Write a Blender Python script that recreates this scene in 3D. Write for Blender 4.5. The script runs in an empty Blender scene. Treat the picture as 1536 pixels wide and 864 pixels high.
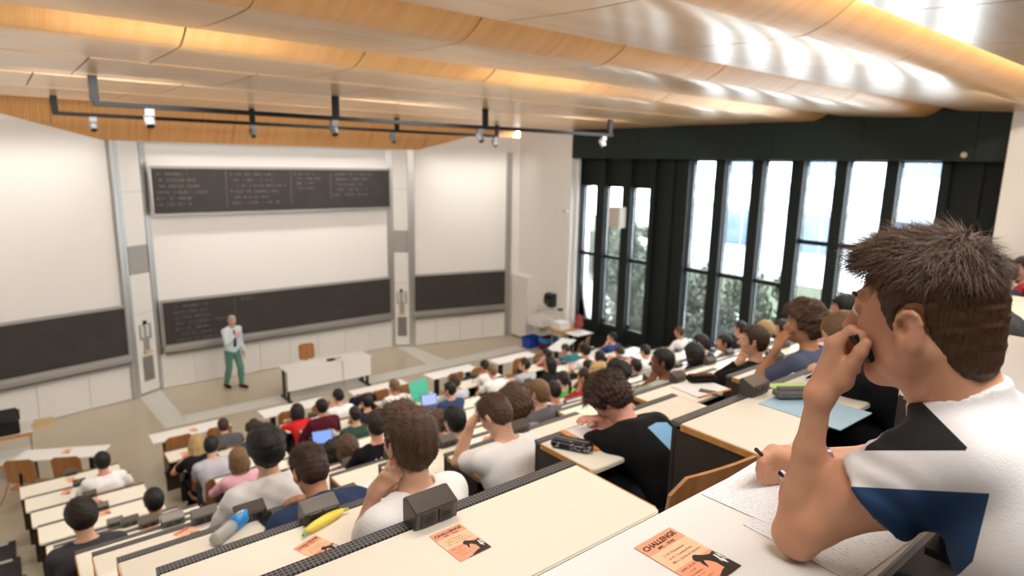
import bpy, bmesh, math, random
import numpy as np
from mathutils import Vector, Matrix, Euler
random.seed(7); np.random.seed(7)
scene = bpy.context.scene
COL = scene.collection
PI = math.pi
V = Vector

# ------------------------------------------------------------------ materials
_M = {}
def _nt(name):
    m = bpy.data.materials.new(name); m.use_nodes = True
    nt = m.node_tree; b = nt.nodes['Principled BSDF']
    return m, nt, b
def N(nt, t, **kw):
    n = nt.nodes.new(t)
    for k, v in kw.items():
        if k in n.inputs: n.inputs[k].default_value = v
        else: setattr(n, k, v)
    return n
def c4(c): return (c[0], c[1], c[2], 1.0)
def hexc(h):
    r = [int(h[i:i+2], 16)/255 for i in (0, 2, 4)]
    return tuple((x/12.92 if x <= .04045 else ((x+.055)/1.055)**2.4) for x in r)
def mat(name, col, rough=.6, metal=0., var=.08, scale=6., bump=0., bscale=60., coat=0., spec=.5, sss=0., emit=None, es=0.):
    """plain surface with a slight procedural mottling"""
    if name in _M: return _M[name]
    if isinstance(col, str): col = hexc(col)
    m, nt, b = _nt(name)
    tc = N(nt, 'ShaderNodeTexCoord')
    nz = N(nt, 'ShaderNodeTexNoise', Scale=scale, Detail=4.)
    nt.links.new(tc.outputs['Object'], nz.inputs['Vector'])
    mx = N(nt, 'ShaderNodeMix', data_type='RGBA')
    d = tuple(max(0, x*(1-var)) for x in col); l = tuple(min(1, x*(1+var)) for x in col)
    mx.inputs[6].default_value = c4(d); mx.inputs[7].default_value = c4(l)
    nt.links.new(nz.outputs['Fac'], mx.inputs[0]); nt.links.new(mx.outputs[2], b.inputs['Base Color'])
    b.inputs['Roughness'].default_value = rough; b.inputs['Metallic'].default_value = metal
    b.inputs['Coat Weight'].default_value = coat; b.inputs['Specular IOR Level'].default_value = spec
    if sss:
        b.inputs['Subsurface Weight'].default_value = sss
        b.inputs['Subsurface Radius'].default_value = (1., .35, .2); b.inputs['Subsurface Scale'].default_value = .006
    if bump:
        n2 = N(nt, 'ShaderNodeTexNoise', Scale=bscale, Detail=3.)
        nt.links.new(tc.outputs['Object'], n2.inputs['Vector'])
        bp = N(nt, 'ShaderNodeBump', Strength=bump, Distance=.01)
        nt.links.new(n2.outputs['Fac'], bp.inputs['Height']); nt.links.new(bp.outputs['Normal'], b.inputs['Normal'])
    if emit:
        b.inputs['Emission Color'].default_value = c4(emit); b.inputs['Emission Strength'].default_value = es
    _M[name] = m
    return m
def wood(name, c1, c2, scale=(1, 1, 1), rough=.4, coat=0., bands=0., fine=1.):
    if name in _M: return _M[name]
    m, nt, b = _nt(name)
    tc = N(nt, 'ShaderNodeTexCoord'); mp = N(nt, 'ShaderNodeMapping'); mp.inputs['Scale'].default_value = scale
    nt.links.new(tc.outputs['Object'], mp.inputs['Vector'])
    nz = N(nt, 'ShaderNodeTexNoise', Scale=1., Detail=6., Roughness=.6); nt.links.new(mp.outputs['Vector'], nz.inputs['Vector'])
    mx = N(nt, 'ShaderNodeMix', data_type='RGBA'); mx.inputs[6].default_value = c4(hexc(c1)); mx.inputs[7].default_value = c4(hexc(c2))
    rp = N(nt, 'ShaderNodeMapRange'); rp.inputs[1].default_value = .36; rp.inputs[2].default_value = .64
    nt.links.new(nz.outputs['Fac'], rp.inputs[0])
    nt.links.new(rp.outputs[0], mx.inputs[0]); nt.links.new(mx.outputs[2], b.inputs['Base Color'])
    if bands:
        # fine closely spaced veneer lines running round the moulding
        wv = N(nt, 'ShaderNodeTexWave', Scale=bands, Distortion=1.5, Detail=2.); wv.bands_direction = 'X'
        nt.links.new(tc.outputs['Object'], wv.inputs['Vector'])
        m2 = N(nt, 'ShaderNodeMix', data_type='RGBA', blend_type='MULTIPLY'); m2.inputs[0].default_value = fine
        r2 = N(nt, 'ShaderNodeMapRange'); r2.inputs[3].default_value = .86; r2.inputs[4].default_value = 1.06
        nt.links.new(wv.outputs['Fac'], r2.inputs[0]); cb = N(nt, 'ShaderNodeCombineColor')
        for i in range(3): nt.links.new(r2.outputs[0], cb.inputs[i])
        nt.links.new(mx.outputs[2], m2.inputs[6]); nt.links.new(cb.outputs[0], m2.inputs[7])
        nt.links.new(m2.outputs[2], b.inputs['Base Color'])
    b.inputs['Roughness'].default_value = rough; b.inputs['Coat Weight'].default_value = coat; b.inputs['Coat Roughness'].default_value = .2
    _M[name] = m
    return m
def vcol(name, rough=.8, bump=.0, bscale=300., attr='Col', sss=0.):
    """colour read from the mesh's own colour attribute, with a cloth-like bump"""
    if name in _M: return _M[name]
    m, nt, b = _nt(name)
    at = N(nt, 'ShaderNodeAttribute', attribute_name=attr); nt.links.new(at.outputs['Color'], b.inputs['Base Color'])
    b.inputs['Roughness'].default_value = rough
    if sss:
        b.inputs['Subsurface Weight'].default_value = sss; b.inputs['Subsurface Radius'].default_value = (1., .35, .2); b.inputs['Subsurface Scale'].default_value = .006
    if bump:
        tc = N(nt, 'ShaderNodeTexCoord'); n2 = N(nt, 'ShaderNodeTexNoise', Scale=bscale, Detail=2.)
        nt.links.new(tc.outputs['Object'], n2.inputs['Vector']); bp = N(nt, 'ShaderNodeBump', Strength=bump, Distance=.003)
        nt.links.new(n2.outputs['Fac'], bp.inputs['Height']); nt.links.new(bp.outputs['Normal'], b.inputs['Normal'])
    _M[name] = m
    return m
def glassmat():
    if 'glass' in _M: return _M['glass']
    m = bpy.data.materials.new('window glass'); m.use_nodes = True; nt = m.node_tree; nt.nodes.clear()
    o = N(nt, 'ShaderNodeOutputMaterial'); t = N(nt, 'ShaderNodeBsdfTransparent', Color=(.96, .985, .98, 1)); g = N(nt, 'ShaderNodeBsdfGlossy', Roughness=.02)
    fr = N(nt, 'ShaderNodeFresnel', IOR=1.4); mx = N(nt, 'ShaderNodeMixShader')
    nt.links.new(fr.outputs[0], mx.inputs[0]); nt.links.new(t.outputs[0], mx.inputs[1]); nt.links.new(g.outputs[0], mx.inputs[2]); nt.links.new(mx.outputs[0], o.inputs[0])
    _M['glass'] = m
    return m

# ------------------------------------------------------------------ mesh builder
class MB:
    def __init__(s): s.v = []; s.f = []; s.mi = []
    def add(s, vs, fs, mi=0):
        o = len(s.v); s.v += [tuple(v) for v in vs]; s.f += [tuple(i+o for i in f) for f in fs]; s.mi += [mi]*len(fs); return s
    def box(s, x0, x1, y0, y1, z0, z1, M=None, mi=0):
        vs = [V((x, y, z)) for z in (z0, z1) for y in (y0, y1) for x in (x0, x1)]
        if M is not None: vs = [M @ v for v in vs]
        return s.add(vs, [(0, 2, 3, 1), (4, 5, 7, 6), (0, 1, 5, 4), (2, 6, 7, 3), (0, 4, 6, 2), (1, 3, 7, 5)], mi)
    def quad(s, a, b, c, d, mi=0): return s.add([a, b, c, d], [(0, 1, 2, 3)], mi)
    def prism(s, poly, z0, z1, M=None, mi=0):
        """poly (x,y) counter clockwise, extruded z0..z1"""
        n = len(poly); vs = [V((p[0], p[1], z0)) for p in poly]+[V((p[0], p[1], z1)) for p in poly]
        if M is not None: vs = [M @ v for v in vs]
        fs = [tuple(range(n-1, -1, -1)), tuple(range(n, 2*n))]+[(i, (i+1) % n, n+(i+1) % n, n+i) for i in range(n)]
        return s.add(vs, fs, mi)
    def tube(s, pts, r, n=10, mi=0, cap=True):
        pts = [V(p) for p in pts]; rs = r if isinstance(r, (list, tuple)) else [r]*len(pts)
        vs = []; fs = []; up = None
        for i, p in enumerate(pts):
            t = (pts[min(i+1, len(pts)-1)]-pts[max(i-1, 0)]).normalized()
            if up is None: up = V((0, 0, 1)) if abs(t.z) < .9 else V((1, 0, 0))
            a = t.cross(up).normalized(); b = a.cross(t).normalized(); up = b
            for k in range(n):
                w = 2*PI*k/n; vs.append(p+(a*math.cos(w)+b*math.sin(w))*rs[i])
        for i in range(len(pts)-1):
            for k in range(n):
                fs.append((i*n+k, (i+1)*n+k, (i+1)*n+(k+1) % n, i*n+(k+1) % n))
        if cap:
            fs.append(tuple(range(n))); fs.append(tuple(range((len(pts)-1)*n+n-1, (len(pts)-1)*n-1, -1)))
        return s.add(vs, fs, mi)
    def lathe(s, prof, c=(0, 0, 0), n=16, M=None, mi=0):
        vs = []; fs = []; c = V(c)
        for (r, z) in prof:
            for k in range(n):
                w = 2*PI*k/n; v = V((r*math.cos(w), r*math.sin(w), z)); v = (M @ v) if M is not None else v; vs.append(v+c)
        for i in range(len(prof)-1):
            for k in range(n): fs.append((i*n+k, i*n+(k+1) % n, (i+1)*n+(k+1) % n, (i+1)*n+k))
        fs.append(tuple(range(n-1, -1, -1))); fs.append(tuple(range((len(prof)-1)*n, len(prof)*n)))
        return s.add(vs, fs, mi)
    def mesh(s, name, mats, smooth=False):
        me = bpy.data.meshes.new(name); me.from_pydata(s.v, [], s.f)
        for m in (mats if isinstance(mats, (list, tuple)) else [mats]): me.materials.append(m)
        if len(set(s.mi)) > 1: me.polygons.foreach_set('material_index', s.mi)
        if smooth: me.polygons.foreach_set('use_smooth', [True]*len(me.polygons))
        me.update(); return me
    def build(s, name, mats, parent=None, smooth=False, bevel=0., loc=None, seg=2):
        me = s.mesh(name, mats, smooth)
        if bevel:
            bm = bmesh.new(); bm.from_mesh(me)
            es = [e for e in bm.edges if len(e.link_faces) == 2 and e.calc_face_angle(0) > .6]
            bmesh.ops.bevel(bm, geom=es, offset=bevel, segments=seg, affect='EDGES', clamp_overlap=True)
            bm.to_mesh(me); bm.free()
        return link(name, me, parent, loc)
def link(name, me, parent=None, loc=None, rot=None):
    o = bpy.data.objects.new(name, me); COL.objects.link(o)
    if parent is not None: o.parent = parent
    if loc is not None: o.location = loc
    if rot is not None: o.rotation_euler = rot
    return o
def tag(o, label, cat, group=None):
    o['label'] = label; o['category'] = cat
    if group: o['group'] = group
    return o
def empty(name, loc, label, cat, group=None, rz=0.):
    o = bpy.data.objects.new(name, None); COL.objects.link(o); o.location = loc; o.rotation_euler = (0, 0, rz); o.empty_display_size = .1
    return tag(o, label, cat, group)
def struct(o): o['kind'] = 'structure'; return o

# ------------------------------------------------------------------ camera (solved from the vanishing lines of the room)
FPX = 947.22; YAW = math.radians(39.087); PITCH = math.radians(11.163); ROLL = math.radians(1.105); CAMZ = 5.25
_f = V((math.sin(YAW)*math.cos(PITCH), math.cos(YAW)*math.cos(PITCH), -math.sin(PITCH)))
_r = V((math.cos(YAW), -math.sin(YAW), 0)); _u = _r.cross(_f)
_r2 = _r*math.cos(ROLL)+_u*math.sin(ROLL); _u2 = -_r*math.sin(ROLL)+_u*math.cos(ROLL)
cd = bpy.data.cameras.new('camera'); cam = bpy.data.objects.new('camera', cd); COL.objects.link(cam)
cam.matrix_world = Matrix(((_r2.x, _u2.x, -_f.x, 0), (_r2.y, _u2.y, -_f.y, 0), (_r2.z, _u2.z, -_f.z, CAMZ), (0, 0, 0, 1)))
cd.sensor_fit = 'HORIZONTAL'; cd.sensor_width = 36.; cd.lens = FPX/1536*36.; cd.clip_start = .05; cd.clip_end = 200
cd.dof.use_dof = True; cd.dof.focus_distance = 1.35; cd.dof.aperture_fstop = 3.2
scene.camera = cam
CAM = V((0, 0, CAMZ))
def ray(x, y): return _f+_r2*((x-768)/FPX)+_u2*((432-y)/FPX)
def onz(x, y, z): d = ray(x, y); return CAM+d*((z-CAMZ)/d.z)
def ony(x, y, Y): d = ray(x, y); return CAM+d*(Y/d.y)
def onx(x, y, X): d = ray(x, y); return CAM+d*(X/d.x)
def onplan(x, y, A, B):
    n = V((B[1]-A[1], -(B[0]-A[0]), 0)); d = ray(x, y); return CAM+d*((n.x*A[0]+n.y*A[1])/(n.x*d.x+n.y*d.y))
def depth(p): return (V(p)-CAM).dot(_f)

# rows of desks: key -> (Y of the desk's far edge, Z of its top), measured
ROW = {'N': (.70, 4.575), 'A': (1.5, 4.212), 'B': (2.3, 3.84), 'C': (3.1, 3.465), 'D': (3.9, 3.083), 'E': (4.7, 2.684), 'F': (5.5, 2.295), 'G': (6.3, 1.925),
       'H': (7.1, 1.542), 'I': (7.9, 1.358), 'J': (8.7, 1.165), 'K': (9.5, .99), 'M': (10.3, .82)}
ORD = {'M': 'second', 'K': 'third', 'J': 'fourth', 'I': 'fifth', 'H': 'sixth', 'G': 'seventh', 'F': 'eighth', 'E': 'ninth', 'D': 'tenth', 'C': 'eleventh', 'B': 'twelfth', 'A': 'thirteenth', 'N': 'fourteenth'}
BLK = ['first', 'second', 'third', 'fourth', 'fifth', 'sixth', 'seventh']
def LX(row, j): return -.19+1.75*j+.06*(10.3-ROW[row][0])
BW = 1.15
# ------------------------------------------------------------------ the room
WALLW = mat('white plaster', (.80, .775, .735), .75, var=.02, scale=2.)
PANEL = mat('white wall panel', (.78, .755, .715), .5, var=.015, scale=2.)
SCREEN = mat('white board surface', (.86, .83, .80), .55, var=.015, scale=1.)
ALU = mat('brushed aluminium', (.52, .51, .49), .38, .85, var=.05, scale=20.)
GREYP = mat('grey painted metal', (.36, .345, .325), .55, .1)
SLATE = mat('dark chalkboard', (.050, .043, .040), .7, var=.25, scale=2.5, spec=.25)
DARK = mat('dark green black metal', (.0085, .0125, .0115), .6, .0, var=.15, spec=.25)
VAL = mat('dark green panel', (.013, .021, .018), .6, var=.15, scale=3., spec=.3)
BLACK = mat('black plastic', (.008, .008, .008), .45)
BLACKM = mat('black steel', (.012, .012, .013), .4, .3)
FLOORM = mat('beige linoleum', (.46, .395, .29), .28, var=.05, scale=1.5, coat=.15)
STRIP = mat('pale floor strip', (.60, .59, .54), .45, var=.04)
TIERM = mat('dark brown floor', (.06, .05, .042), .8, var=.15, scale=30)
FLATW = wood('ceiling veneer', 'd2aa7a', 'ddb98c', (.8, 9, 9), .30, .3)
BULLW = wood('ceiling lip veneer', 'd39c5e', 'deab70', (14, .7, .7), .38, .1, bands=11., fine=.35)
SOFW = wood('soffit veneer', 'd0955a', 'dba569', (16, .8, .8), .4, .05, bands=6.)
SLOT = mat('dark ceiling void', (.05, .03, .018), .9)

YC = 15.78
struct(MB().box(-1.6, 13.2, 10.42, 16.2, -.12, 0).build('floor', FLOORM))
# pale strips let into the stage floor
m = MB(); z = .003
m.quad((1.98, 15.45, z), (2.08, 13.3, z), (2.50, 13.3, z), (2.44, 15.76, z))
m.quad((8.50, 15.72, z), (8.36, 13.79, z), (8.98, 13.79, z), (8.86, 15.5, z))
m.quad((2.50, 13.3, z), (11.4, 13.3, z), (11.4, 13.79, z), (2.475, 13.79, z))
struct(m.build('floor_strip', STRIP))

# front wall: facets in plan
def facet(m, A, B, z0, z1, t=.12, mi=0):
    d = V((B[0]-A[0], B[1]-A[1], 0)).normalized(); n = V((-d.y, d.x, 0))*t
    a0, b0 = V((A[0], A[1], z0)), V((B[0], B[1], z0)); up = V((0, 0, z1-z0))
    vs = [a0, b0, b0+n, a0+n]; vs = vs+[v+up for v in vs]
    m.add(vs, [(3, 2, 1, 0), (4, 5, 6, 7), (0, 1, 5, 4), (1, 2, 6, 5), (2, 3, 7, 6), (3, 0, 4, 7)], mi)
PL0, PL1, PC0, PC1, PR0, PR1 = (-1.6, 14.735), (1.95, 15.49), (2.45, YC), (8.45, YC-.02), (8.88, 15.51), (12.2, 14.742)
for nm, A, B in (('wall_front_left', PL0, PL1), ('wall_front_centre', PC0, PC1), ('wall_front_right', PR0, PR1)):
    m = MB(); facet(m, A, B, .0, 6.0); struct(m.build(nm, SCREEN if nm.endswith('centre') else WALLW))
def fpoint(A, B, s, z, out=0.):
    d = V((B[0]-A[0], B[1]-A[1], 0)).normalized(); n = V((d.y, -d.x, 0))
    p = V((A[0], A[1], 0))+d*s+n*out; p.z = z; return p
def flen(A, B): return math.hypot(B[0]-A[0], B[1]-A[1])
def fbox(m, A, B, s0, s1, z0, z1, o0, o1, mi=0):
    """box lying on a wall facet: s along it, o out of it"""
    vs = [fpoint(A, B, s, z, o) for z in (z0, z1) for o in (o1, o0) for s in (s0, s1)]
    m.add(vs, [(0, 2, 3, 1), (4, 5, 7, 6), (0, 1, 5, 4), (2, 6, 7, 3), (0, 4, 6, 2), (1, 3, 7, 5)], mi)
# lower wall panels with shadow joints
for nm, A, B, k in (('baseboard_left', PL0, PL1, 4), ('baseboard_centre', PC0, PC1, 8), ('baseboard_right', PR0, PR1, 4)):
    m = MB(); L = flen(A, B)-(.42 if nm.endswith('right') else 0)
    for i in range(k): fbox(m, A, B, L*i/k+.004, L*(i+1)/k-.004, .012, .80, 0, .035)
    struct(m.build(nm, PANEL))
# pillars between the boards
def pillar(A, B, which):
    t = struct(MB().build('pillar', PANEL)) if False else None
    L = flen(A, B)
    m = MB()
    for z0, z1 in ((.06, 1.86), (1.87, 2.74), (3.36, 4.5), (4.51, 5.56)): fbox(m, A, B, .05, L-.05, z0, z1, -.02, .05)
    p = struct(m.build('pillar', PANEL))
    m = MB(); fbox(m, A, B, .0, L, .0, 5.56, -.1, .03); q = struct(m.build('pillar_core', GREYP, p))
    m = MB(); fbox(m, A, B, .06, L-.06, 2.745, 3.355, -.02, .055); struct(m.build('acoustic_panel', GREYP, p))
    for s0, s1 in ((-.13, .045), (L-.045, L+.13)):
        m = MB(); fbox(m, A, B, s0, s0+(s1-s0)*.45, 0, 5.56, -.03, .075); fbox(m, A, B, s0+(s1-s0)*.55, s1, 0, 5.56, -.03, .06); fbox(m, A, B, s0, s1, 0, 5.56, -.03, .03)
        struct(m.build('rail', ALU, p))
    # control panel with push buttons above a slatted vent
    c = empty('board_control_panel', fpoint(A, B, L/2, 1.5, .05), 'grey switch panel with white buttons on the %s pillar beside the blackboards' % which, 'control panel', 'switch panels on the pillars')
    def loc(m): m.v = [tuple(V(v)-c.location) for v in m.v]; return m
    m = MB(); fbox(m, A, B, L/2-.15, L/2+.15, 1.27, 1.62, .04, .06); fbox(m, A, B, L/2-.075, L/2+.075, 1.0, 1.27, .04, .06); loc(m).build('back_plate', ALU, c)
    for a in (-.08, .05):
        for k in range(4):
            m = MB(); fbox(m, A, B, L/2+a-.03, L/2+a+.03, 1.33+.068*k, 1.38+.068*k, .055, .075); loc(m).build('button', PANEL, c, bevel=.004)
    m = MB(); fbox(m, A, B, L/2-.09, L/2+.09, .97, 1.0, .04, .12); loc(m).build('chalk_shelf', wood('light oak', 'c99a62', 'd8ad78', (3, 20, 20)), c)
    m = MB(); fbox(m, A, B, L/2-.05, L/2+.02, 1.62, 1.7, .05, .11); loc(m).build('microphone', BLACK, c, bevel=.012)
    v = empty('wall_vent', fpoint(A, B, L/2, .6, .05), 'slatted grey air vent low on the %s pillar' % which, 'vent', 'vents on the pillars')
    def loc2(m): m.v = [tuple(V(x)-v.location) for x in m.v]; return m
    m = MB(); fbox(m, A, B, L/2-.16, L/2+.16, .28, .92, .045, .056); loc2(m).build('vent_frame', PANEL, v)
    m = MB(); fbox(m, A, B, L/2-.13, L/2+.13, .32, .88, .05, .058); loc2(m).build('vent_backing', mat('dark grey', (.05, .048, .045), .7), v)
    m = MB()
    for k in range(6): fbox(m, A, B, L/2-.12+.043*k, L/2-.098+.043*k, .32, .88, .055, .075)
    loc2(m).build('vent_slats', GREYP, v)
pillar(PL1, PC0, 'left'); pillar(PC1, PR0, 'right')
m = MB(); fbox(m, PR0, PR1, 2.96, 3.12, 0, 5.56, -.02, .07); struct(m.build('trim_1', ALU))

# chalk handwriting: short wobbling strokes grouped into words and lines, with column rules
CHALK = mat('chalk', (.20, .19, .18), .9)
def chalk(A, B, out, blocks, rules, seed):
    rnd = random.Random(seed); m = MB()
    def stroke(pts, w=.006):
        for (a, b) in zip(pts[:-1], pts[1:]):
            d = V((b[0]-a[0], b[1]-a[1])); 
            if d.length < 1e-5: continue
            n = V((-d.y, d.x)).normalized()*w/2
            m.quad(*[fpoint(A, B, p[0], p[1], out) for p in ((a[0]-n.x, a[1]-n.y), (b[0]-n.x, b[1]-n.y), (b[0]+n.x, b[1]+n.y), (a[0]+n.x, a[1]+n.y))])
    for (s0, s1, zt, lines, h, fill) in blocks:
        for k in range(lines):
            zc = zt-k*h*1.55; s = s0+rnd.random()*.12; end = s0+(s1-s0)*(fill*(.6+.4*rnd.random()))
            while s < end:
                for c in range(rnd.randint(1, 7)):
                    w = h*rnd.uniform(.35, .6); t = rnd.random()
                    if t < .35: pts = [(s+w*.5+w*.42*math.cos(a), zc+h*.3*math.sin(a)) for a in np.linspace(.6, 5.9, 7)]
                    elif t < .6: pts = [(s, zc-h*.35), (s+w*.3, zc+h*.4), (s+w*.6, zc-h*.3), (s+w, zc+h*.2)]
                    elif t < .8: pts = [(s+w*.2, zc+h*.55), (s+w*.25, zc-h*.4), (s+w*.8, zc-h*.3)]
                    else: pts = [(s, zc+.02*h), (s+w, zc+.06*h)]
                    stroke(pts); s += w*1.2
                    if s > end: break
                s += h*.7
    for (s, z0, z1) in rules: stroke([(s, z0), (s+.01, z1)], .007)
    return m
def board(A, B, s0, s1, z0, z1, label, tray=True, out=.10, write=None, rules=(), name='blackboard'):
    b = empty(name, fpoint(A, B, (s0+s1)/2, z0, out), label, 'blackboard', 'sliding blackboards on the front wall')
    def L(m): m.v = [tuple(V(v)-b.location) for v in m.v]; return m
    m = MB(); fbox(m, A, B, s0, s1, z0, z1, out-.04, out); L(m).build('writing_surface', SLATE, b)
    m = MB(); fbox(m, A, B, s0-.02, s1+.02, z1, z1+.055, out-.05, out+.015); L(m).build('top_rail', GREYP, b)
    m = MB(); fbox(m, A, B, s0-.02, s1+.02, z0-.05, z0, out-.05, out+.03)
    for s in (s0-.035, s1+.0): fbox(m, A, B, s, s+.035, z0-.03, z1+.03, out-.05, out+.012)
    L(m).build('board_frame', ALU, b)
    if tray:
        m = MB(); fbox(m, A, B, s0-.05, s1+.05, z0-.15, z0-.055, .0, out+.10); L(m).build('chalk_tray', ALU, b)
        m = MB(); fbox(m, A, B, s0-.0, s1+.0, z0-.19, z0-.15, .0, out+.03); fbox(m, A, B, s0-.0, s1+.0, z0-.25, z0-.215, .0, out+.05); L(m).build('lower_rail', GREYP, b)
        m = MB(); fbox(m, A, B, s0-.0, s1+.0, z0-.25, z0-.15, .0, .06); L(m).build('rail_shadow_gap', mat('dark grey'), b) if False else L(m).build('rail_gap_shade', _M['dark grey'], b)  # dark strip: shade of the gap between the rails, put into its colour
    if write: L(chalk(A, B, out+.002, write, rules, 11+int(s1*10))).build('chalk_lettering', CHALK, b)
    return b
board(PC0, PC1, .17, 5.86, 4.02, 5.0, 'raised upper blackboard covered in faint chalk writing', tray=False, out=.16,
      write=[(.2, 1.5, 4.88, 6, .085, .85), (1.75, 3.1, 4.88, 6, .085, .95), (3.25, 4.15, 4.9, 4, .075, .8), (4.25, 5.75, 4.9, 5, .085, .9)], rules=[(1.68, 4.1, 4.95), (3.18, 4.12, 4.95), (4.2, 4.3, 4.95)])
board(PC0, PC1, .17, 5.86, 1.04, 2.02, 'lower central blackboard with chalk writing on its left third behind the lecturer',
      write=[(.35, 1.6, 1.9, 7, .085, .95), (1.85, 2.3, 1.92, 1, .1, .9)], rules=[(1.7, 1.35, 1.95)])
board(PL0, PL1, .35, 3.5, 1.04, 2.07, 'blank lower blackboard left of the left pillar')
board(PR0, PR1, .09, 2.92, 1.04, 2.05, 'blank lower blackboard between the right pillar and the sink')

# inclined timber soffit over the boards, with a lip that hides the wall-wash lamps
m = MB(); J = [-1.6]+[-.72+1.66*k for k in range(0, 8)]+[12.2]
for a, b in zip(J[:-1], J[1:]):
    a += .006; b -= .006
    vs = [(a, 15.45, 5.56), (b, 15.45, 5.56), (b, 14.86, 6.28), (a, 14.86, 6.28), (a, 15.5, 5.56), (b, 15.5, 5.56), (b, 14.92, 6.30), (a, 14.92, 6.30)]
    m.add(vs, [(0, 3, 2, 1), (4, 5, 6, 7), (0, 1, 5, 4), (3, 7, 6, 2), (0, 4, 7, 3), (1, 2, 6, 5)])
struct(m.build('soffit', SOFW))
struct(MB().box(-1.6, 12.2, 15.47, 15.95, 5.545, 5.56).box(-1.6, 12.2, 15.5, 15.95, 5.56, 6.6).build('soffit_back', WALLW))

# ceiling: sawtooth timber panels, each ending in a rounded lip; joints are real gaps
LIPS = [14.8, 12.95, 11.1, 9.25, 7.4, 5.55, 3.70, 1.83, -.03, -1.9, -3.8]
BIG = {5.55: .26, 3.70: .28, 1.83: .32, -.03: .34, -1.9: .3}
def prof(k):
    """underside profile of panel k, from its front (far) edge to its near lip"""
    y1, y0 = LIPS[k], LIPS[k+1]
    big = BIG.get(y0, 0); bigf = BIG.get(y1, 0) > .1
    z1 = 6.215 if bigf else (6.30 if k == 0 else 6.158)
    pts = [(y1-(.03 if bigf else 0), z1)]
    if big > .1:
        yl = y0+.50; zl = 6.145; Rr = .70; s0 = math.sin(math.radians(13)); c0 = math.cos(math.radians(13))
        for t in np.linspace(.2, 1, 5): pts.append((y1-.03+(yl-y1+.03)*t, z1+(zl-z1)*math.sin(t*PI/2)))
        for t in np.linspace(.08, 1, 14):
            a = math.radians(13+57*t); y_ = yl-Rr*(math.sin(a)-s0); z_ = zl+Rr*(c0-math.cos(a))
            if z_ > 6.58: break
            pts.append((y_, z_))
        n0 = 5
    else:
        for t in np.linspace(.25, 1, 4): pts.append((y1+(y0-y1)*t, z1+(6.150-z1)*t))
        n0 = 99
    return pts, n0
m = MB(); mv = MB()
JX = [1.31+1.55*k for k in range(-2, 8)]
JX = [-1.6]+[x for x in JX if -1.5 < x < 12.1]+[12.21]
for k in range(len(LIPS)-1):
    pts, n0 = prof(k); sh = 0 if k >= 4 else (.35*k % 1.5)
    for a, b in zip(JX[:-1], JX[1:]):
        if k < 4: a, b = a+(sh if a > -1.5 else 0), b+(sh if b < 12 else 0)
        if b > 12.21: b = 12.21
        if a >= b-.05: continue
        a += .008; b -= .008; o = len(m.v)
        vs = [(x, p[0], p[1]) for p in pts for x in (a, b)]+[(x, p[0]+.001, p[1]+.022) for p in pts for x in (a, b)]
        n = len(pts); fs = []; mi = []
        for i in range(n-1):
            fs.append((2*i, 2*i+1, 2*i+3, 2*i+2)); mi.append(1 if i >= n0 else 0)
            fs.append((2*n+2*i, 2*n+2*i+2, 2*n+2*i+3, 2*n+2*i+1)); mi.append(0)
            fs.append((2*i, 2*i+2, 2*n+2*i+2, 2*n+2*i)); mi.append(0); fs.append((2*i+1, 2*n+2*i+1, 2*n+2*i+3, 2*i+3)); mi.append(0)
        fs.append((0, 2*n, 2*n+1, 1)); mi.append(0); fs.append((2*n-2, 2*n-1, 4*n-1, 4*n-2)); mi.append(0)
        m.add(vs, fs); m.mi[-len(fs):] = mi
co = m.build('ceiling', [FLATW, BULLW]); struct(co)
me = co.data; me.polygons.foreach_set('use_smooth', [True]*len(me.polygons))
me.update()
md = co.modifiers.new('split', 'EDGE_SPLIT'); md.split_angle = math.radians(40)
struct(MB().box(-1.6, 12.2, -4.5, 15.9, 6.62, 6.72).build('ceiling_void', SLOT))
# lamps in the slots above the lips
def area(name, loc, sx, sy, power, rot=(0, 0, 0), col=(1, .93, .84)):
    l = bpy.data.lights.new(name, 'AREA'); l.shape = 'RECTANGLE'; l.size = sx; l.size_y = sy; l.energy = power; l.color = col
    o = bpy.data.objects.new(name, l); COL.objects.link(o); o.location = loc; o.rotation_euler = rot; return o
for y, pw in ((5.55, 11), (3.70, 17), (1.83, 105), (-.03, 90), (-1.9, 50)):
    area('slot_lamp', (5.3 if y > 3 else 7.4, y-.10, 6.40), 12. if y > 3 else 9., .05, pw, (math.radians(78), 0, 0), (1, .88, .72))

# tiers: treads and risers under the rows of desks
m = MB(); ks = list(ROW)
for i, k in enumerate(ks):
    y, zt = ROW[k]; y0 = y-.86 if k != 'N' else -4.5; y1 = y-.06
    if k == 'M': y1 = 10.42
    m.box(-1.6, 12.7, y0, y1, -.12, zt-.75, mi=0 if k in 'HIJKM' else 1)
struct(m.build('floor_tiers', [FLOORM, TIERM]))
m = MB(); m2 = MB()
for i, k in enumerate(ks):
    y, zt = ROW[k]
    m.box(-1.6, LX(k, 0)-.12, y-.86, y-.055, zt-.75, zt-.735); m2.box(-1.4, LX(k, 0)-.2, y-.12, y-.07, zt-.735, zt-.731)
struct(m.build('floor_aisle', mat('black rubber', (.016, .016, .017), .6))); struct(m2.build('floor_nosing', STRIP))

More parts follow.
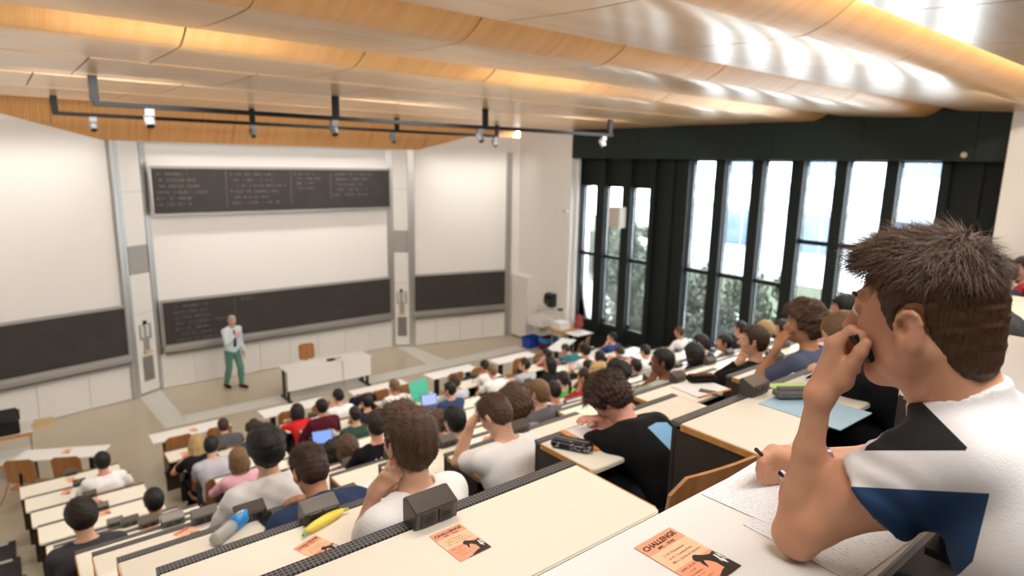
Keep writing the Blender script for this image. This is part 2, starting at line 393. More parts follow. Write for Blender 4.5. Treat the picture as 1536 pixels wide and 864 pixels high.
# right side: plaster return, sill wall, valance, window frames, dark column
struct(MB().box(12.2, 12.4, 12.55, 14.80, 0, 6.3).build('wall_right_front', WALLW))
struct(MB().box(12.4, 12.95, 12.50, 12.62, 0, 6.3).build('wall_right_return', WALLW))
struct(MB().box(12.05, 12.9, -4.5, 2.93, 3., 6.4).box(12.05, 12.9, -4.5, 2.93, 0, 3.).build('wall_right_rear', WALLW))
struct(MB().box(-1.75, -1.6, -4.5, 16.0, -.1, 6.7).build('wall_left', WALLW))
struct(MB().box(-1.75, 12.9, -4.65, -4.5, -.1, 6.7).build('wall_back', WALLW))
m = MB(); js = [12.56, 10.3, 8.57, 6.84, 5.11, 3.39, 2.9]
for a, b in zip(js[1:], js[:-1]): m.box(12.2, 12.9, a+.004, b-.004, 5.42, 6.62)
va = struct(m.build('valance', VAL)); tag(va, 'dark green panelled valance above the windows', 'valance'); struct(va)
XW = 12.62
m = MB()
m.box(XW-.05, XW+.15, 2.9, 12.55, 0, .93); m.box(XW-.3, XW+.15, 2.9, 12.55, 0, .62)
struct(m.build('sill_wall', DARK))
G1 = [(12.48, 11.88), (11.59, 10.97), (10.70, 10.07)]; G2 = [(8.94, 8.29), (8.05, 7.40), (7.16, 6.54)]; G3 = [(6.29, 5.67), (5.45, 4.78), (4.57, 3.92)]
wi = 0
for g, top, tr in ((G1, 4.71, 2.83), (G2, 5.40, 2.84), (G3, 5.41, 3.80)):
    for (a, b) in g:
        wi += 1
        r = bpy.data.objects.new('window_%d' % wi, None); COL.objects.link(r); r.location = (XW, (a+b)/2, .93); struct(r)
        def lo(m): m.v = [tuple(V(v)-r.location) for v in m.v]; return m
        m = MB(); w = .055
        m.box(XW, XW+.1, a, a+w*.6, .93, top+.05); m.box(XW, XW+.1, b-w*.6, b, .93, top+.05); m.box(XW, XW+.1, b, a, .93, .97); m.box(XW, XW+.1, b, a, top-.02, top+.05); m.box(XW, XW+.1, b, a, tr-.045, tr+.045)
        struct(lo(m).build('window_frame', DARK, r))
        m = MB(); m.box(XW+.045, XW+.053, b+.01, a-.01, .95, top); struct(lo(m).build('window_pane', glassmat(), r))
# mullions and blank panels between and above the panes
m = MB(); e = [12.56]+[y for g in (G1, G2, G3) for ab in g for y in ab]+[2.9]
for i in range(0, len(e), 2):
    a, b = e[i], e[i+1]
    m.box(XW-.12 if a-b < .5 else XW-.04, XW+.14, b, a, .62, 5.45)
    if a-b > .6:  # wide columns read as folded panels
        m.box(XW-.16, XW-.04, b+.02, b+.16, .62, 5.45); m.box(XW-.16, XW-.04, a-.16, a-.02, .62, 5.45); m.box(XW-.10, XW-.04, (a+b)/2-.1, (a+b)/2+.1, .62, 5.45)
m.box(XW-.0, XW+.1, 10.05, 12.5, 4.75, 5.45)
struct(m.build('mullion_wall', DARK))
# ------------------------------------------------------------------ desks, tables, chairs
CREAM = mat('cream laminate', (.82, .765, .645), .33, var=.012, scale=3., coat=.1)
WHITEL = mat('white laminate', (.80, .785, .75), .35, var=.01, scale=3., coat=.1)
EDGE = wood('plywood edge', 'b9813f', 'c99452', (6, 30, 30), .5)
BROWN = mat('dark brown laminate', (.040, .030, .024), .45, var=.1)
PLY = wood('chair plywood', '9a673a', 'b07a48', (22, 4, 3), .42, .12)
PLYD = wood('dark chair plywood', '4a2b17', '5c3820', (22, 4, 3), .35, .2)
def grillemat():
    m, nt, b = _nt('perforated grey strip')
    tc = N(nt, 'ShaderNodeTexCoord'); sp = N(nt, 'ShaderNodeSeparateXYZ'); nt.links.new(tc.outputs['Object'], sp.inputs[0])
    def hole(sock, per):
        a = N(nt, 'ShaderNodeMath', operation='DIVIDE'); nt.links.new(sock, a.inputs[0]); a.inputs[1].default_value = per
        f = N(nt, 'ShaderNodeMath', operation='FRACT'); nt.links.new(a.outputs[0], f.inputs[0])
        g = N(nt, 'ShaderNodeMath', operation='GREATER_THAN'); nt.links.new(f.outputs[0], g.inputs[0]); g.inputs[1].default_value = .36; return g
    a = hole(sp.outputs['X'], .0125); c = hole(sp.outputs['Y'], .0125)
    mu = N(nt, 'ShaderNodeMath', operation='MULTIPLY'); nt.links.new(a.outputs[0], mu.inputs[0]); nt.links.new(c.outputs[0], mu.inputs[1])
    mx = N(nt, 'ShaderNodeMix', data_type='RGBA'); mx.inputs[6].default_value = (.13, .13, .13, 1); mx.inputs[7].default_value = (.006, .006, .006, 1)
    nt.links.new(mu.outputs[0], mx.inputs[0]); nt.links.new(mx.outputs[2], b.inputs['Base Color']); b.inputs['Roughness'].default_value = .5
    return m
GRILLE = grillemat()
def rrect(x0, x1, y0, y1, r, n=5, corners=(1, 1, 1, 1)):
    """rounded rectangle ccw from lower left; corners lower-left, lower-right, upper-right, upper-left"""
    out = []
    for (cx, cy, a0, on) in ((x0, y0, PI, corners[0]), (x1, y0, 1.5*PI, corners[1]), (x1, y1, 0, corners[2]), (x0, y1, .5*PI, corners[3])):
        if not on: out.append((cx, cy)); continue
        ox = cx+r if cx == x0 else cx-r; oy = cy+r if cy == y0 else cy-r
        for k in range(n+1):
            a = a0+k/n*PI/2; out.append((ox+r*math.cos(a), oy+r*math.sin(a)))
    return out
_dm = None
def desk_meshes():
    m = MB(); m.prism(rrect(0, BW, -.42, -.046, .025, 5, (1, 1, 0, 0)), .724, .75); a = m.build('desktop', CREAM, bevel=.004)
    m = MB(); m.box(-.005, 0, -.395, -.05, .722, .748); b = m.build('edge_band', EDGE); m = MB(); m.box(BW, BW+.005, -.395, -.05, .722, .748); b2 = m.build('edge_band', EDGE)
    m = MB(); m.box(0, BW, -.045, 0, .735, .752); c = m.build('perforated_strip', GRILLE)
    m = MB(); m.box(0, BW, -.03, -.006, .10, .735); d = m.build('modesty_panel', BROWN)
    def side(x):
        m = MB(); P = [(-.36, .722), (-.02, .722), (-.02, .45), (-.10, .45), (-.36, .66)]
        vs = [(x, p[0], p[1]) for p in P]+[(x+.022, p[0], p[1]) for p in P]; n = 5
        m.add(vs, [tuple(range(n)), tuple(range(2*n-1, n-1, -1))]+[(i, n+i, n+(i+1) % n, (i+1) % n) for i in range(n)]); return m.build('side_panel', BROWN)
    e = side(0.0); f = side(BW-.022)
    m = MB(); m.box(BW/2-.04, BW/2+.04, -.12, -.04, 0, .72).box(BW/2-.12, BW/2+.12, -.30, -.02, 0, .03); g = m.build('pedestal', BLACKM)
    ob = [a, b, b2, c, d, e, f, g]; res = [(o.name.split('.')[0], o.data) for o in ob]
    for o in ob: bpy.data.objects.remove(o)
    return res
DM = desk_meshes()
def inframe(p, mx=120):
    d = V(p)-CAM; z = d.dot(_f)
    if z < .15: return False
    x = 768+FPX*d.dot(_r2)/z; y = 432-FPX*d.dot(_u2)/z
    return -mx < x < 1536+mx and -mx < y < 864+mx
BLKW = {0: 'leftmost', 1: 'second left', 2: 'third left', 3: 'middle', 4: 'third right', 5: 'second right', 6: 'window-side'}
DESKS = []
for k in ROW:
    y, z = ROW[k]
    for j in range(7):
        x = LX(k, j)
        if x+BW > 12.15: continue
        if not any(inframe((x+a*BW, y-.2, z), 40) for a in (0, .5, 1)): continue
        t = empty('lecture_desk', (x, y, z-.75), 'cream desk, %s row from the blackboards, %s column' % (ORD[k], BLKW[j]), 'desk', 'cream desks in stepped rows')
        for nm, me in DM:
            if k == 'N' and nm in ('desktop', 'perforated_strip', 'edge_band', 'side_panel'): continue
            link(nm, me, t)
        if k == 'N': MB().prism(rrect(0, BW, -.355, 0, .02), .722, .75).build('desktop', WHITEL, t, bevel=.003); t['label'] = 'white desk of the topmost row, %s column' % BLKW[j]
        DESKS.append((k, j))
# socket boxes on the back edges
def box_meshes():
    P = [(-.036, -.004), (-.043, .052), (.020, .080), (.034, .072), (.034, -.004)]; W = .145
    m = MB(); vs = [(0, p[0], p[1]) for p in P]+[(W, p[0], p[1]) for p in P]; n = 5
    m.add(vs, [tuple(range(n)), tuple(range(2*n-1, n-1, -1))]+[(i, n+i, n+(i+1) % n, (i+1) % n) for i in range(n)])
    a = m.build('housing', mat('dark brown metal', (.085, .072, .060), .35, .35), bevel=.003)
    res = [('housing', a.data)]
    bpy.data.objects.remove(a)
    for q in (.018, .076):
        m = MB(); d = V((0, -.008, .072)).normalized(); nrm = V((0, -1, -.11)).normalized()
        def pt(u, w, o): return V((q+u, -.0402, .0235))+d*w+nrm*o
        m.add([pt(0, -.023, 0), pt(.05, -.023, 0), pt(.05, .025, 0), pt(0, .025, 0)]+[pt(.002, -.021, .004), pt(.048, -.021, .004), pt(.048, .023, .004), pt(.002, .023, .004)], [(0, 1, 5, 4), (1, 2, 6, 5), (2, 3, 7, 6), (3, 0, 4, 7), (4, 5, 6, 7)], 0)
        hexa = [(.025+.018*math.cos(a)*1.15, .014*math.sin(a)) for a in np.linspace(0, 2*PI, 7)[:-1]]
        m.add([pt(u, w, .0046) for u, w in hexa], [tuple(range(6))], 1)
        for (u, w) in ((.018, 0), (.032, 0), (.025, .005)): m.add([pt(u+.0025*math.cos(a), w+.0025*math.sin(a), .005) for a in np.linspace(0, 2*PI, 9)[:-1]], [tuple(range(8))], 2)
        s = m.build('socket', [mat('dark socket plate', (.03, .026, .023), .4), BLACK, mat('socket hole', (.002, .002, .002), .9)]); res.append(('socket', s.data)); bpy.data.objects.remove(s)
    return res
BM_ = box_meshes()
for (k, j) in DESKS:
    if k == 'N': continue
    y, z = ROW[k]; x = LX(k, j)+BW/2-.07
    if k == 'A' and j == 0: x = .825
    if not inframe((x, y, z+.05), 10): continue
    t = empty('socket_box', (x, y-.03, z+.003), 'brown socket box, %s row from the blackboards, %s column' % (ORD[k], BLKW[j]), 'socket box', 'socket boxes on the desk edges')
    for nm, me in BM_: link(nm, me, t)
# front row of white tables
def table_meshes():
    res = []
    def keep(o): res.append((o.name.split('.')[0], o.data)); bpy.data.objects.remove(o)
    m = MB(); m.box(0, 1.2, -.4, 0, .705, .73); keep(m.build('tabletop', WHITEL, bevel=.004))
    for x in (.16, .98):
        m = MB(); m.box(x, x+.08, -.26, -.18, .02, .70).box(x+.01, x+.07, -.42, -.04, 0, .035); keep(m.build('leg', BLACKM))
    return res
TM = table_meshes()
TABS = []
for j in range(6):
    if j == 0: x, y, rz = -.09, 11.83, -math.radians(27)
    else: x, y, rz = LX('M', j)-.04, 11.33, 0
    t = empty('front_table', (x, y, 0), 'white table in the front row on the floor, %s one from the left' % BLK[j], 'table', 'white tables in the front row', rz)
    for nm, me in TM: link(nm, me, t)
    TABS.append((x, y, rz))
x, y, rz = 10.2, 11.18, math.radians(27.5)
t = empty('front_table', (x, y, 0), 'white table in the front row turned towards the sink, beside the windows', 'table', 'white tables in the front row', rz)
for nm, me in TM: link(nm, me, t)
TABS.append((x, y, rz))
# plywood chairs on swing arms
def chair_meshes(ply):
    res = []
    def keep(o): res.append((o.name.split('.')[0], o.data)); bpy.data.objects.remove(o)
    def shell(w, h, curve, nx=8, ny=8, th=.012, r=.05):
        m = MB(); vs = []; 
        for t in (0, 1):
            for i in range(ny+1):
                for q in range(nx+1):
                    u = (q/nx-.5)*w; v = i/ny*h
                    # rounded corners by pulling in
                    e = max(0, abs(v-h/2)-(h/2-r)); lim = w/2-(r-math.sqrt(max(0, r*r-e*e))); u = max(-lim, min(lim, u))
                    vs.append((u, curve(u, v)+t*th, v))
        S = (nx+1)*(ny+1); fs = []
        for i in range(ny):
            for q in range(nx):
                a = i*(nx+1)+q; fs.append((a, a+1, a+nx+2, a+nx+1)); fs.append((S+a, S+a+nx+1, S+a+nx+2, S+a+1))
        ring = [q for q in range(nx+1)]+[i*(nx+1)+nx for i in range(1, ny+1)]+[ny*(nx+1)+q for q in range(nx-1, -1, -1)]+[i*(nx+1) for i in range(ny-1, 0, -1)]
        for a, b in zip(ring, ring[1:]+ring[:1]): fs.append((a, S+a, S+b, b))
        m.add(vs, fs); return m
    m = shell(.385, .38, lambda u, v: -.17-.0-.05*(v/.38)+.35*u*u); m.v = [(p[0], p[1], p[2]+.56) for p in m.v]; keep(m.build('backrest', ply, smooth=False))
    m = shell(.39, .38, lambda u, v: .012*math.cos(v/.38*PI)+.2*u*u); m.v = [(p[0], p[2]-.17, p[1]+.43) for p in m.v]; keep(m.build('seat', ply))
    m = MB(); m.tube([(0, -.19, .72), (0, -.20, .52), (0, -.14, .405), (0, .10, .39), (0, .22, .36), (0, .26, .12), (0, .26, .0)], .018, 8).box(-.06, .06, -.12, .10, .40, .425); keep(m.build('swing_arm', BLACKM, smooth=False))
    return res
CM = chair_meshes(PLY); CMD = chair_meshes(PLYD)
def add_chair(x, y, z, label, rz=0., dark=False):
    t = empty('plywood_chair', (x, y, z), label, 'chair', 'plywood chairs along the desks', rz)
    for nm, me in (CMD if dark else CM): link(nm, me, t)
    return t
for j, (x, y, rz) in enumerate(TABS):
    for q, (a, w) in enumerate(((.30, 'left'), (.90, 'right'))):
        if j == 0: a += .02
        p = V((x, y, 0))+Matrix.Rotation(rz, 3, 'Z') @ V((a, -.62, 0))
        add_chair(p.x, p.y, 0, 'tan plywood chair, the %s one at %s' % (w, ('the %s white front table from the left' % BLK[j]) if j < 6 else 'the turned white table beside the windows'), rz)
# ------------------------------------------------------------------ people: bodies grown from blended volumes on a voxel grid
def npv(a): return np.array([a[0], a[1], a[2]], dtype=np.float64)
class Field:
    """signed distance volume; every shape is blended in only where it matters"""
    def __init__(s, lo, hi, h):
        s.h = h; s.lo = npv(lo); s.n = np.maximum(4, np.ceil((npv(hi)-s.lo)/h).astype(int)+1); s.d = np.full(tuple(s.n), 1.0, dtype=np.float32)
        s.ax = [s.lo[i]+h*np.arange(s.n[i]) for i in range(3)]
    def _sub(s, lo, hi):
        a = np.clip(np.floor((npv(lo)-s.lo)/s.h).astype(int), 0, s.n); b = np.clip(np.ceil((npv(hi)-s.lo)/s.h).astype(int)+1, 0, s.n)
        if (b <= a).any(): return None, None
        sl = tuple(slice(a[i], b[i]) for i in range(3))
        return sl, np.meshgrid(*[s.ax[i][sl[i]] for i in range(3)], indexing='ij')
    def _put(s, sl, q, k):
        d = s.d[sl]
        if k > 0:
            hh = np.clip(.5+.5*(d-q)/k, 0, 1); s.d[sl] = d*(1-hh)+q*hh-k*hh*(1-hh)
        else: s.d[sl] = np.minimum(d, q)
    def cone(s, a, b, r1, r2, k=.02, sq=None):
        a, b = npv(a), npv(b); R = max(r1, r2)+k*1.5+3*s.h
        sl, G = s._sub(np.minimum(a, b)-R, np.maximum(a, b)+R)
        if sl is None: return
        ab = b-a; L2 = max(1e-9, ab@ab); P = [G[i]-a[i] for i in range(3)]
        t = np.clip((P[0]*ab[0]+P[1]*ab[1]+P[2]*ab[2])/L2, 0, 1)
        q = np.sqrt(sum((P[i]-ab[i]*t)**2 for i in range(3)))-(r1+(r2-r1)*t)
        s._put(sl, q, k)
    def chain(s, pts, rs, k=.02):
        for i in range(len(pts)-1): s.cone(pts[i], pts[i+1], rs[i], rs[i+1], k)
    def ell(s, c, r, k=.02, M=None, cut=False):
        c = npv(c); r = npv(r); R = r.max()+k*1.5+3*s.h; sl, G = s._sub(c-R, c+R)
        if sl is None: return
        P = [G[i]-c[i] for i in range(3)]
        if M is not None:
            A = np.array(M.to_3x3().transposed()); P = [A[i, 0]*P[0]+A[i, 1]*P[1]+A[i, 2]*P[2] for i in range(3)]
        k0 = np.sqrt(sum((P[i]/r[i])**2 for i in range(3))); k1 = np.sqrt(sum((P[i]/r[i]**2)**2 for i in range(3)))+1e-9
        q = k0*(k0-1)/k1
        if cut:
            d = s.d[sl]; hh = np.clip(.5-.5*(d+q)/max(k, 1e-6), 0, 1); s.d[sl] = d*(1-hh)-q*hh+k*hh*(1-hh)
        else: s._put(sl, q, k)
    def grid(s): return np.meshgrid(*s.ax, indexing='ij')
    def plane_cut(s, p, n):
        """remove everything on the side n points to"""
        G = s.grid(); n = npv(n)/np.linalg.norm(npv(n)); p = npv(p)
        s.d = np.maximum(s.d, (G[0]-p[0])*n[0]+(G[1]-p[1])*n[1]+(G[2]-p[2])*n[2]).astype(np.float32)
    def noise(s, amp, freq, seed=0, M=None):
        r = np.random.RandomState(seed); G = s.grid(); o = 0
        for i in range(5):
            k = r.normal(size=3)*freq*(1+.5*i); o = o+np.sin(G[0]*k[0]+G[1]*k[1]+G[2]*k[2]+r.uniform(0, 6.28))
        s.d += (amp*o/2.2).astype(np.float32)
    def surf(s):
        """naive surface nets"""
        d = s.d; ins = d < 0; nx, ny, nz = d.shape
        c = [ins[i:nx-1+i, j:ny-1+j, k:nz-1+k] for i in (0, 1) for j in (0, 1) for k in (0, 1)]
        cnt = sum(x.astype(np.int8) for x in c); act = (cnt > 0) & (cnt < 8); idx = np.argwhere(act)
        if len(idx) == 0: return np.zeros((0, 3)), np.zeros((0, 4), int)
        num = np.zeros((len(idx), 3)); den = np.zeros(len(idx)); off = [(i, j, k) for i in (0, 1) for j in (0, 1) for k in (0, 1)]
        val = {o: d[idx[:, 0]+o[0], idx[:, 1]+o[1], idx[:, 2]+o[2]] for o in off}
        for o in off:
            for ax in range(3):
                if o[ax]: continue
                p = list(o); p[ax] = 1; p = tuple(p); a, b = val[o], val[p]; m = (a < 0) != (b < 0)
                t = np.where(m, a/np.where(m, a-b, 1), 0); pt = np.tile(np.array(o, float), (len(idx), 1)); pt[:, ax] += t
                num += np.where(m[:, None], pt, 0); den += m
        vert = s.lo+s.h*(idx+num/den[:, None])
        lut = np.full(act.shape, -1, int); lut[act] = np.arange(len(idx)); F = []
        for ax in range(3):
            a = [slice(None)]*3; b = [slice(None)]*3; a[ax] = slice(0, -1); b[ax] = slice(1, None)
            A, B = ins[tuple(a)], ins[tuple(b)]; ch = A != B; u, v = [(1, 2), (2, 0), (0, 1)][ax]
            e = np.argwhere(ch); e = e[(e[:, u] > 0) & (e[:, v] > 0) & (e[:, u] < d.shape[u]-1) & (e[:, v] < d.shape[v]-1)]
            if not len(e): continue
            def L(du, dv):
                q = e.copy(); q[:, u] -= du; q[:, v] -= dv; return lut[q[:, 0], q[:, 1], q[:, 2]]
            f = np.stack([L(1, 1), L(0, 1), L(0, 0), L(1, 0)], 1); fl = A[e[:, 0], e[:, 1], e[:, 2]]
            f[~fl] = f[~fl][:, ::-1]; F.append(f)
        return vert, np.concatenate(F)
def npmesh(name, v, f, mats, smooth=True):
    me = bpy.data.meshes.new(name); me.vertices.add(len(v)); me.vertices.foreach_set('co', np.asarray(v, np.float32).ravel())
    n = len(f); me.loops.add(n*4); me.loops.foreach_set('vertex_index', np.asarray(f, np.int32).ravel()); me.polygons.add(n)
    me.polygons.foreach_set('loop_start', np.arange(0, 4*n, 4, dtype=np.int32)); me.polygons.foreach_set('use_smooth', np.full(n, smooth))
    for m in (mats if isinstance(mats, list) else [mats]): me.materials.append(m)
    me.update(calc_edges=True); me.validate(); return me
def join(parts):
    V_, F_ = [], []; o = 0
    for v, f in parts: V_.append(v); F_.append(f+o); o += len(v)
    return np.concatenate(V_), np.concatenate(F_)
def relax(v, f, it=1, w=.5):
    for _ in range(it):
        acc = np.zeros_like(v); c = np.zeros(len(v))
        for i in range(4):
            for j in (1, 3):
                np.add.at(acc, f[:, i], v[f[:, (i+j) % 4]]); np.add.at(c, f[:, i], 1)
        v = v*(1-w)+w*acc/np.maximum(c, 1)[:, None]
    return v

def rotm(yaw=0, pitch=0, roll=0): return (Matrix.Rotation(yaw, 3, 'Z') @ Matrix.Rotation(-pitch, 3, 'X') @ Matrix.Rotation(roll, 3, 'Y'))
class Pose:
    """joint positions of a seated figure, +Y forward, z=0 at the floor under the seat"""
    pass
def ik(a, t, l1, l2, pole):
    a, t, pole = V(a), V(t), V(pole); d = t-a; L = min(d.length, (l1+l2)*.995); d.normalize(); t = a+d*L
    x = (l1*l1-l2*l2+L*L)/(2*L); hgt = math.sqrt(max(1e-6, l1*l1-x*x)); p = pole-d*pole.dot(d); p.normalize(); return a+d*x+p*hgt, t
def make_pose(lean=10, twist=0, side=0, hyaw=0, hpitch=0, hroll=0, larm='desk', rarm='desk', stand=False, sc=1., fem=False, tall=0.):
    P = Pose(); P.sc = sc; P.fem = fem; P.stand = stand
    P.pelvis = V((0, 0, .93 if stand else .56)); th = math.radians(lean)
    R = rotm(math.radians(twist), th, math.radians(side)); P.R = R
    def tor(x, y, z): # torso point, curved spine: upper part leans more than the lower
        k = z/.5; a = th*(.55+.45*k); return P.pelvis+rotm(math.radians(twist)*min(1, k), a, math.radians(side)) @ V((x, y, z*(1+tall/.5)))
    P.tor = tor
    P.neck = tor(0, -.005, .50); P.shl = tor(-.175 if not fem else -.155, .0, .455); P.shr = tor(.175 if not fem else .155, .0, .455)
    P.H = rotm(math.radians(hyaw), math.radians(hpitch), math.radians(hroll))
    P.head = P.neck+rotm(0, th*.45, math.radians(side)*.5) @ V((0, .01, .115))+P.H @ V((0, .015, .085))
    for nm, sh, s in (('l', P.shl, -1), ('r', P.shr, 1)):
        kind = larm if s < 0 else rarm; hp = None
        if kind == 'desk': t = V((s*.13, max(.34, P.neck.y+.26), .80)); pole = V((s*.8, -.2, -.7))
        elif kind == 'write': t = V((s*.06, max(.36, P.neck.y+.22), .80)); pole = V((s*.9, -.1, -.5))
        elif kind == 'fold': t = V((-s*.06, max(.30, P.neck.y+.16), .81)); pole = V((s*.9, .1, -.5))
        elif kind == 'lap': t = V((s*.1, .22, .66)); pole = V((s*.6, -.6, -.3))
        elif kind == 'chin': t = P.head+P.H @ V((s*.055, .075, -.15)); pole = V((s*.25, .55, -1))
        elif kind == 'cheek': t = P.head+P.H @ V((s*.10, .055, -.10)); pole = V((s*.45, .5, -1))
        elif kind == 'temple': t = P.head+P.H @ V((s*.11, .09, -.02)); pole = V((s*.3, .55, -1))
        elif kind == 'brow': t = P.head+P.H @ V((s*.075, .13, .02)); pole = V((s*.35, .3, -1))
        elif kind == 'nape': t = P.head+P.H @ V((s*.12, .02, -.12)); pole = V((s*.7, .5, -1))
        elif kind == 'chest': t = V((s*.03, .20, P.pelvis.z+.36)); pole = V((s*.7, -.2, -.8))
        elif kind == 'hang': t = sh+V((s*.05, .06, -.53)); pole = V((s*.2, -1, 0))
        else: t = V(kind); pole = V((s*.5, 0, -1))
        if kind in ('chin', 'cheek', 'temple', 'brow', 'nape'):
            dzv = sh.z-.795; ex = s*({'brow': .165, 'nape': .13}.get(kind, .20)); dx = ex-sh.x
            ey = sh.y+math.sqrt(max(.003, .29*.29-dzv*dzv-dx*dx)); e = V((ex, max(ey, .20), .795)); w = e+(t-e).normalized()*min(.262, (t-e).length)
        else: e, w = ik(sh, t, .285, .255, pole)
        setattr(P, 'el'+nm, e); setattr(P, 'wr'+nm, w)
        d = (w-e).normalized()
        if kind in ('desk', 'write', 'fold'): hd = (d+V((-s*.25, .25, -.15))).normalized(); pn = V((0, 0, -1)); curl = .35
        elif kind in ('chin', 'cheek', 'temple', 'brow', 'nape'):
            hd = ((P.head+P.H @ V((s*(.02 if kind != 'nape' else .03), .06 if kind != 'nape' else -.06, (.06 if kind != 'chin' else -.03) if kind != 'nape' else -.09))-w)).normalized(); pn = ((P.head-w).normalized()); hd = (hd*.6+d*.5).normalized(); curl = .9 if kind == 'chin' else .45
        else: hd = d; pn = V((-s, 0, 0)); curl = .4
        setattr(P, 'hand'+nm, (w, hd, pn, curl, s))
    P.hipl, P.hipr = V((-.09, .0, .53)), V((.09, .0, .53)); P.knl, P.knr = V((-.11, .43, .53)), V((.12, .42, .53)); P.anl, P.anr = V((-.11, .37, .09)), V((.12, .34, .09))
    if stand:
        P.hipl, P.hipr = V((-.085, 0, .90)), V((.085, 0, .90)); P.knl, P.knr = V((-.10, .13, .49)), V((.09, -.02, .49)); P.anl, P.anr = V((-.11, .12, .085)), V((.10, -.16, .095))
    P.tol, P.tor_ = P.anl+V((-.02, .16, -.05)), P.anr+V((.02, .16, -.05))
    return P
def hand(Fd, w, hd, pn, curl, s, k=.006, grip=None):
    """palm, four unequal fingers with knuckle bends, thumb leaving the side of the palm"""
    hd = hd.normalized(); pn = (pn-hd*pn.dot(hd)).normalized(); sd = hd.cross(pn).normalized()
    th = sd if (sd.dot(V((-s, 0, 0))) > 0) else -sd     # thumb side points towards the middle of the body
    c0 = w; c1 = w+hd*.088
    Fd.cone(w, w+hd*.03, .026, .027, .012)
    for q in (-.026, -.009, .009, .026): Fd.cone(w+hd*.02+th*q*.6, c1+th*q-hd*abs(q)*.25, .0145, .0115, .012)
    for i, (q, L, r) in enumerate(((.027, .070, .0085), (.009, .079, .009), (-.009, .073, .0085), (-.027, .057, .0075))):
        p = c1+th*q-hd*abs(q)*.25; a = curl*(.55+.12*i); d = hd
        for j, f in enumerate((.45, .31, .24)):
            ang = a*(1+.45*j); d2 = hd*math.cos(ang)+pn*math.sin(ang); p2 = p+(d2+th*q*1.2)*L*f; Fd.cone(p, p2, r*(1-.08*j), r*(.93-.08*j), k); p = p2; a += curl*.35
    p = w+hd*.022+th*.024+pn*.006; q1 = p+(hd*.6+th*.75+pn*.25).normalized()*.042; q2 = q1+(hd*.9+th*.25+pn*.45).normalized()*.032; q3 = q2+(hd*.95+pn*.4).normalized()*.024
    Fd.chain([p, q1, q2, q3], [.014, .0115, .010, .0085], k+.004)
def head_shapes(F, c, M, k=.02, fine=False, fem=False):
    def W(x, y, z): return c+M @ V((x, y, z))
    M4 = M.to_4x4(); j = .93 if fem else 1.
    F.ell(W(0, -.012, .028), (.0745, .096, .088), .02, M4)
    F.ell(W(0, .030, -.030), (.059*j, .060, .078), .03, M4)
    F.cone(W(-.038*j, .005, -.068), W(-.012, .062, -.098), .022, .017*j, .03); F.cone(W(.038*j, .005, -.068), W(.012, .062, -.098), .022, .017*j, .03)
    F.cone(W(-.012, .064, -.096), W(.012, .064, -.096), .017, .017, .02)
    for s in (-1, 1):
        F.ell(W(s*.036, .062, -.028), (.022, .020, .020), .02, M4)           # cheek
        F.ell(W(s*.030, .092, .012), (.019, .013, .011), .008, M4, cut=True)  # eye socket
        F.ell(W(s*.030, .079, .011), (.0135, .0125, .0125), .002, M4)          # eyeball under its lid
        F.cone(W(s*.012, .088, .030), W(s*.044, .074, .030), .008, .006, .012)  # brow ridge
        E = M4 @ Matrix.Rotation(s*.35, 4, 'Z') @ Matrix.Rotation(-.15, 4, 'X')
        F.ell(W(s*.078, -.004, -.010), (.009, .020, .031), .004, E)             # ear
        F.ell(W(s*.086, -.000, -.007), (.006, .009, .016), .003, E, cut=True)
        F.cone(W(s*.076, .000, -.032), W(s*.074, .005, -.038), .008, .007, .004)
        F.ell(W(s*.010, .101, -.031), (.009, .009, .008), .005, M4)           # nostril wing
    F.chain([W(0, .084, .022), W(0, .100, -.010), W(0, .113, -.026)], [.010, .0105, .0115], .012)
    F.ell(W(0, .086, -.053), (.023, .011, .0065), .006, M4); F.ell(W(0, .084, -.065), (.020, .011, .007), .006, M4)   # lips
    F.ell(W(0, .097, -.0595), (.020, .006, .0022), .003, M4, cut=True)
def torso_shapes(F, P, g=0., k=.05):
    t = P.tor; f = P.fem
    F.ell(P.pelvis+V((0, -.01, -.02)), (.165+g, .118+g, .105+g), k)
    F.cone(t(-.065, .0, .08), t(.065, .0, .08), .105+g, .105+g, k)
    F.cone(t(-.06, .005, .22), t(.06, .005, .22), (.096 if f else .103)+g, (.096 if f else .103)+g, k)
    F.cone(t(-.085, .0, .35), t(.085, .0, .35), (.098 if f else .108)+g, (.098 if f else .108)+g, k)
    if f:
        for s in (-1, 1): F.ell(t(s*.075, .095, .31), (.058+g, .05+g, .058+g), .03)
    F.cone(t(-.075, -.035, .42), t(.075, -.035, .42), .066+g, .066+g, k)
    F.cone(P.shl, t(-.05, -.01, .482), .056+g, .052+g, .04); F.cone(P.shr, t(.05, -.01, .482), .056+g, .052+g, .04)
    F.cone(t(-.10, -.012, .475), t(-.02, -.012, .53), .036+g, .030+g, .04); F.cone(t(.10, -.012, .475), t(.02, -.012, .53), .036+g, .030+g, .04)
def arm_shapes(F, P, s, g=0., upto='wrist', k=.02):
    sh, e, w = (P.shl, P.ell_, P.wrl) if s < 0 else (P.shr, P.elr, P.wrr)
    F.cone(sh, sh+(e-sh)*.45, .052+g, .047+g, .03); F.cone(sh+(e-sh)*.45, e, .047+g, .037+g, .02)
    if upto == 'elbow': return
    m = e+(w-e)*.3; F.cone(e, m, .037+g, .039+g, .015); F.cone(m, w, .039+g, .0255+g*.8, .015)
def leg_shapes(F, P, g=0., k=.03):
    for h, kn, an in ((P.hipl, P.knl, P.anl), (P.hipr, P.knr, P.anr)):
        F.cone(h, kn, .082+g, .055+g, .04); m = kn+(an-kn)*.35; F.cone(kn, m, .053+g, .054+g, k); F.cone(m, an, .054+g, .036+g*1.3, k)
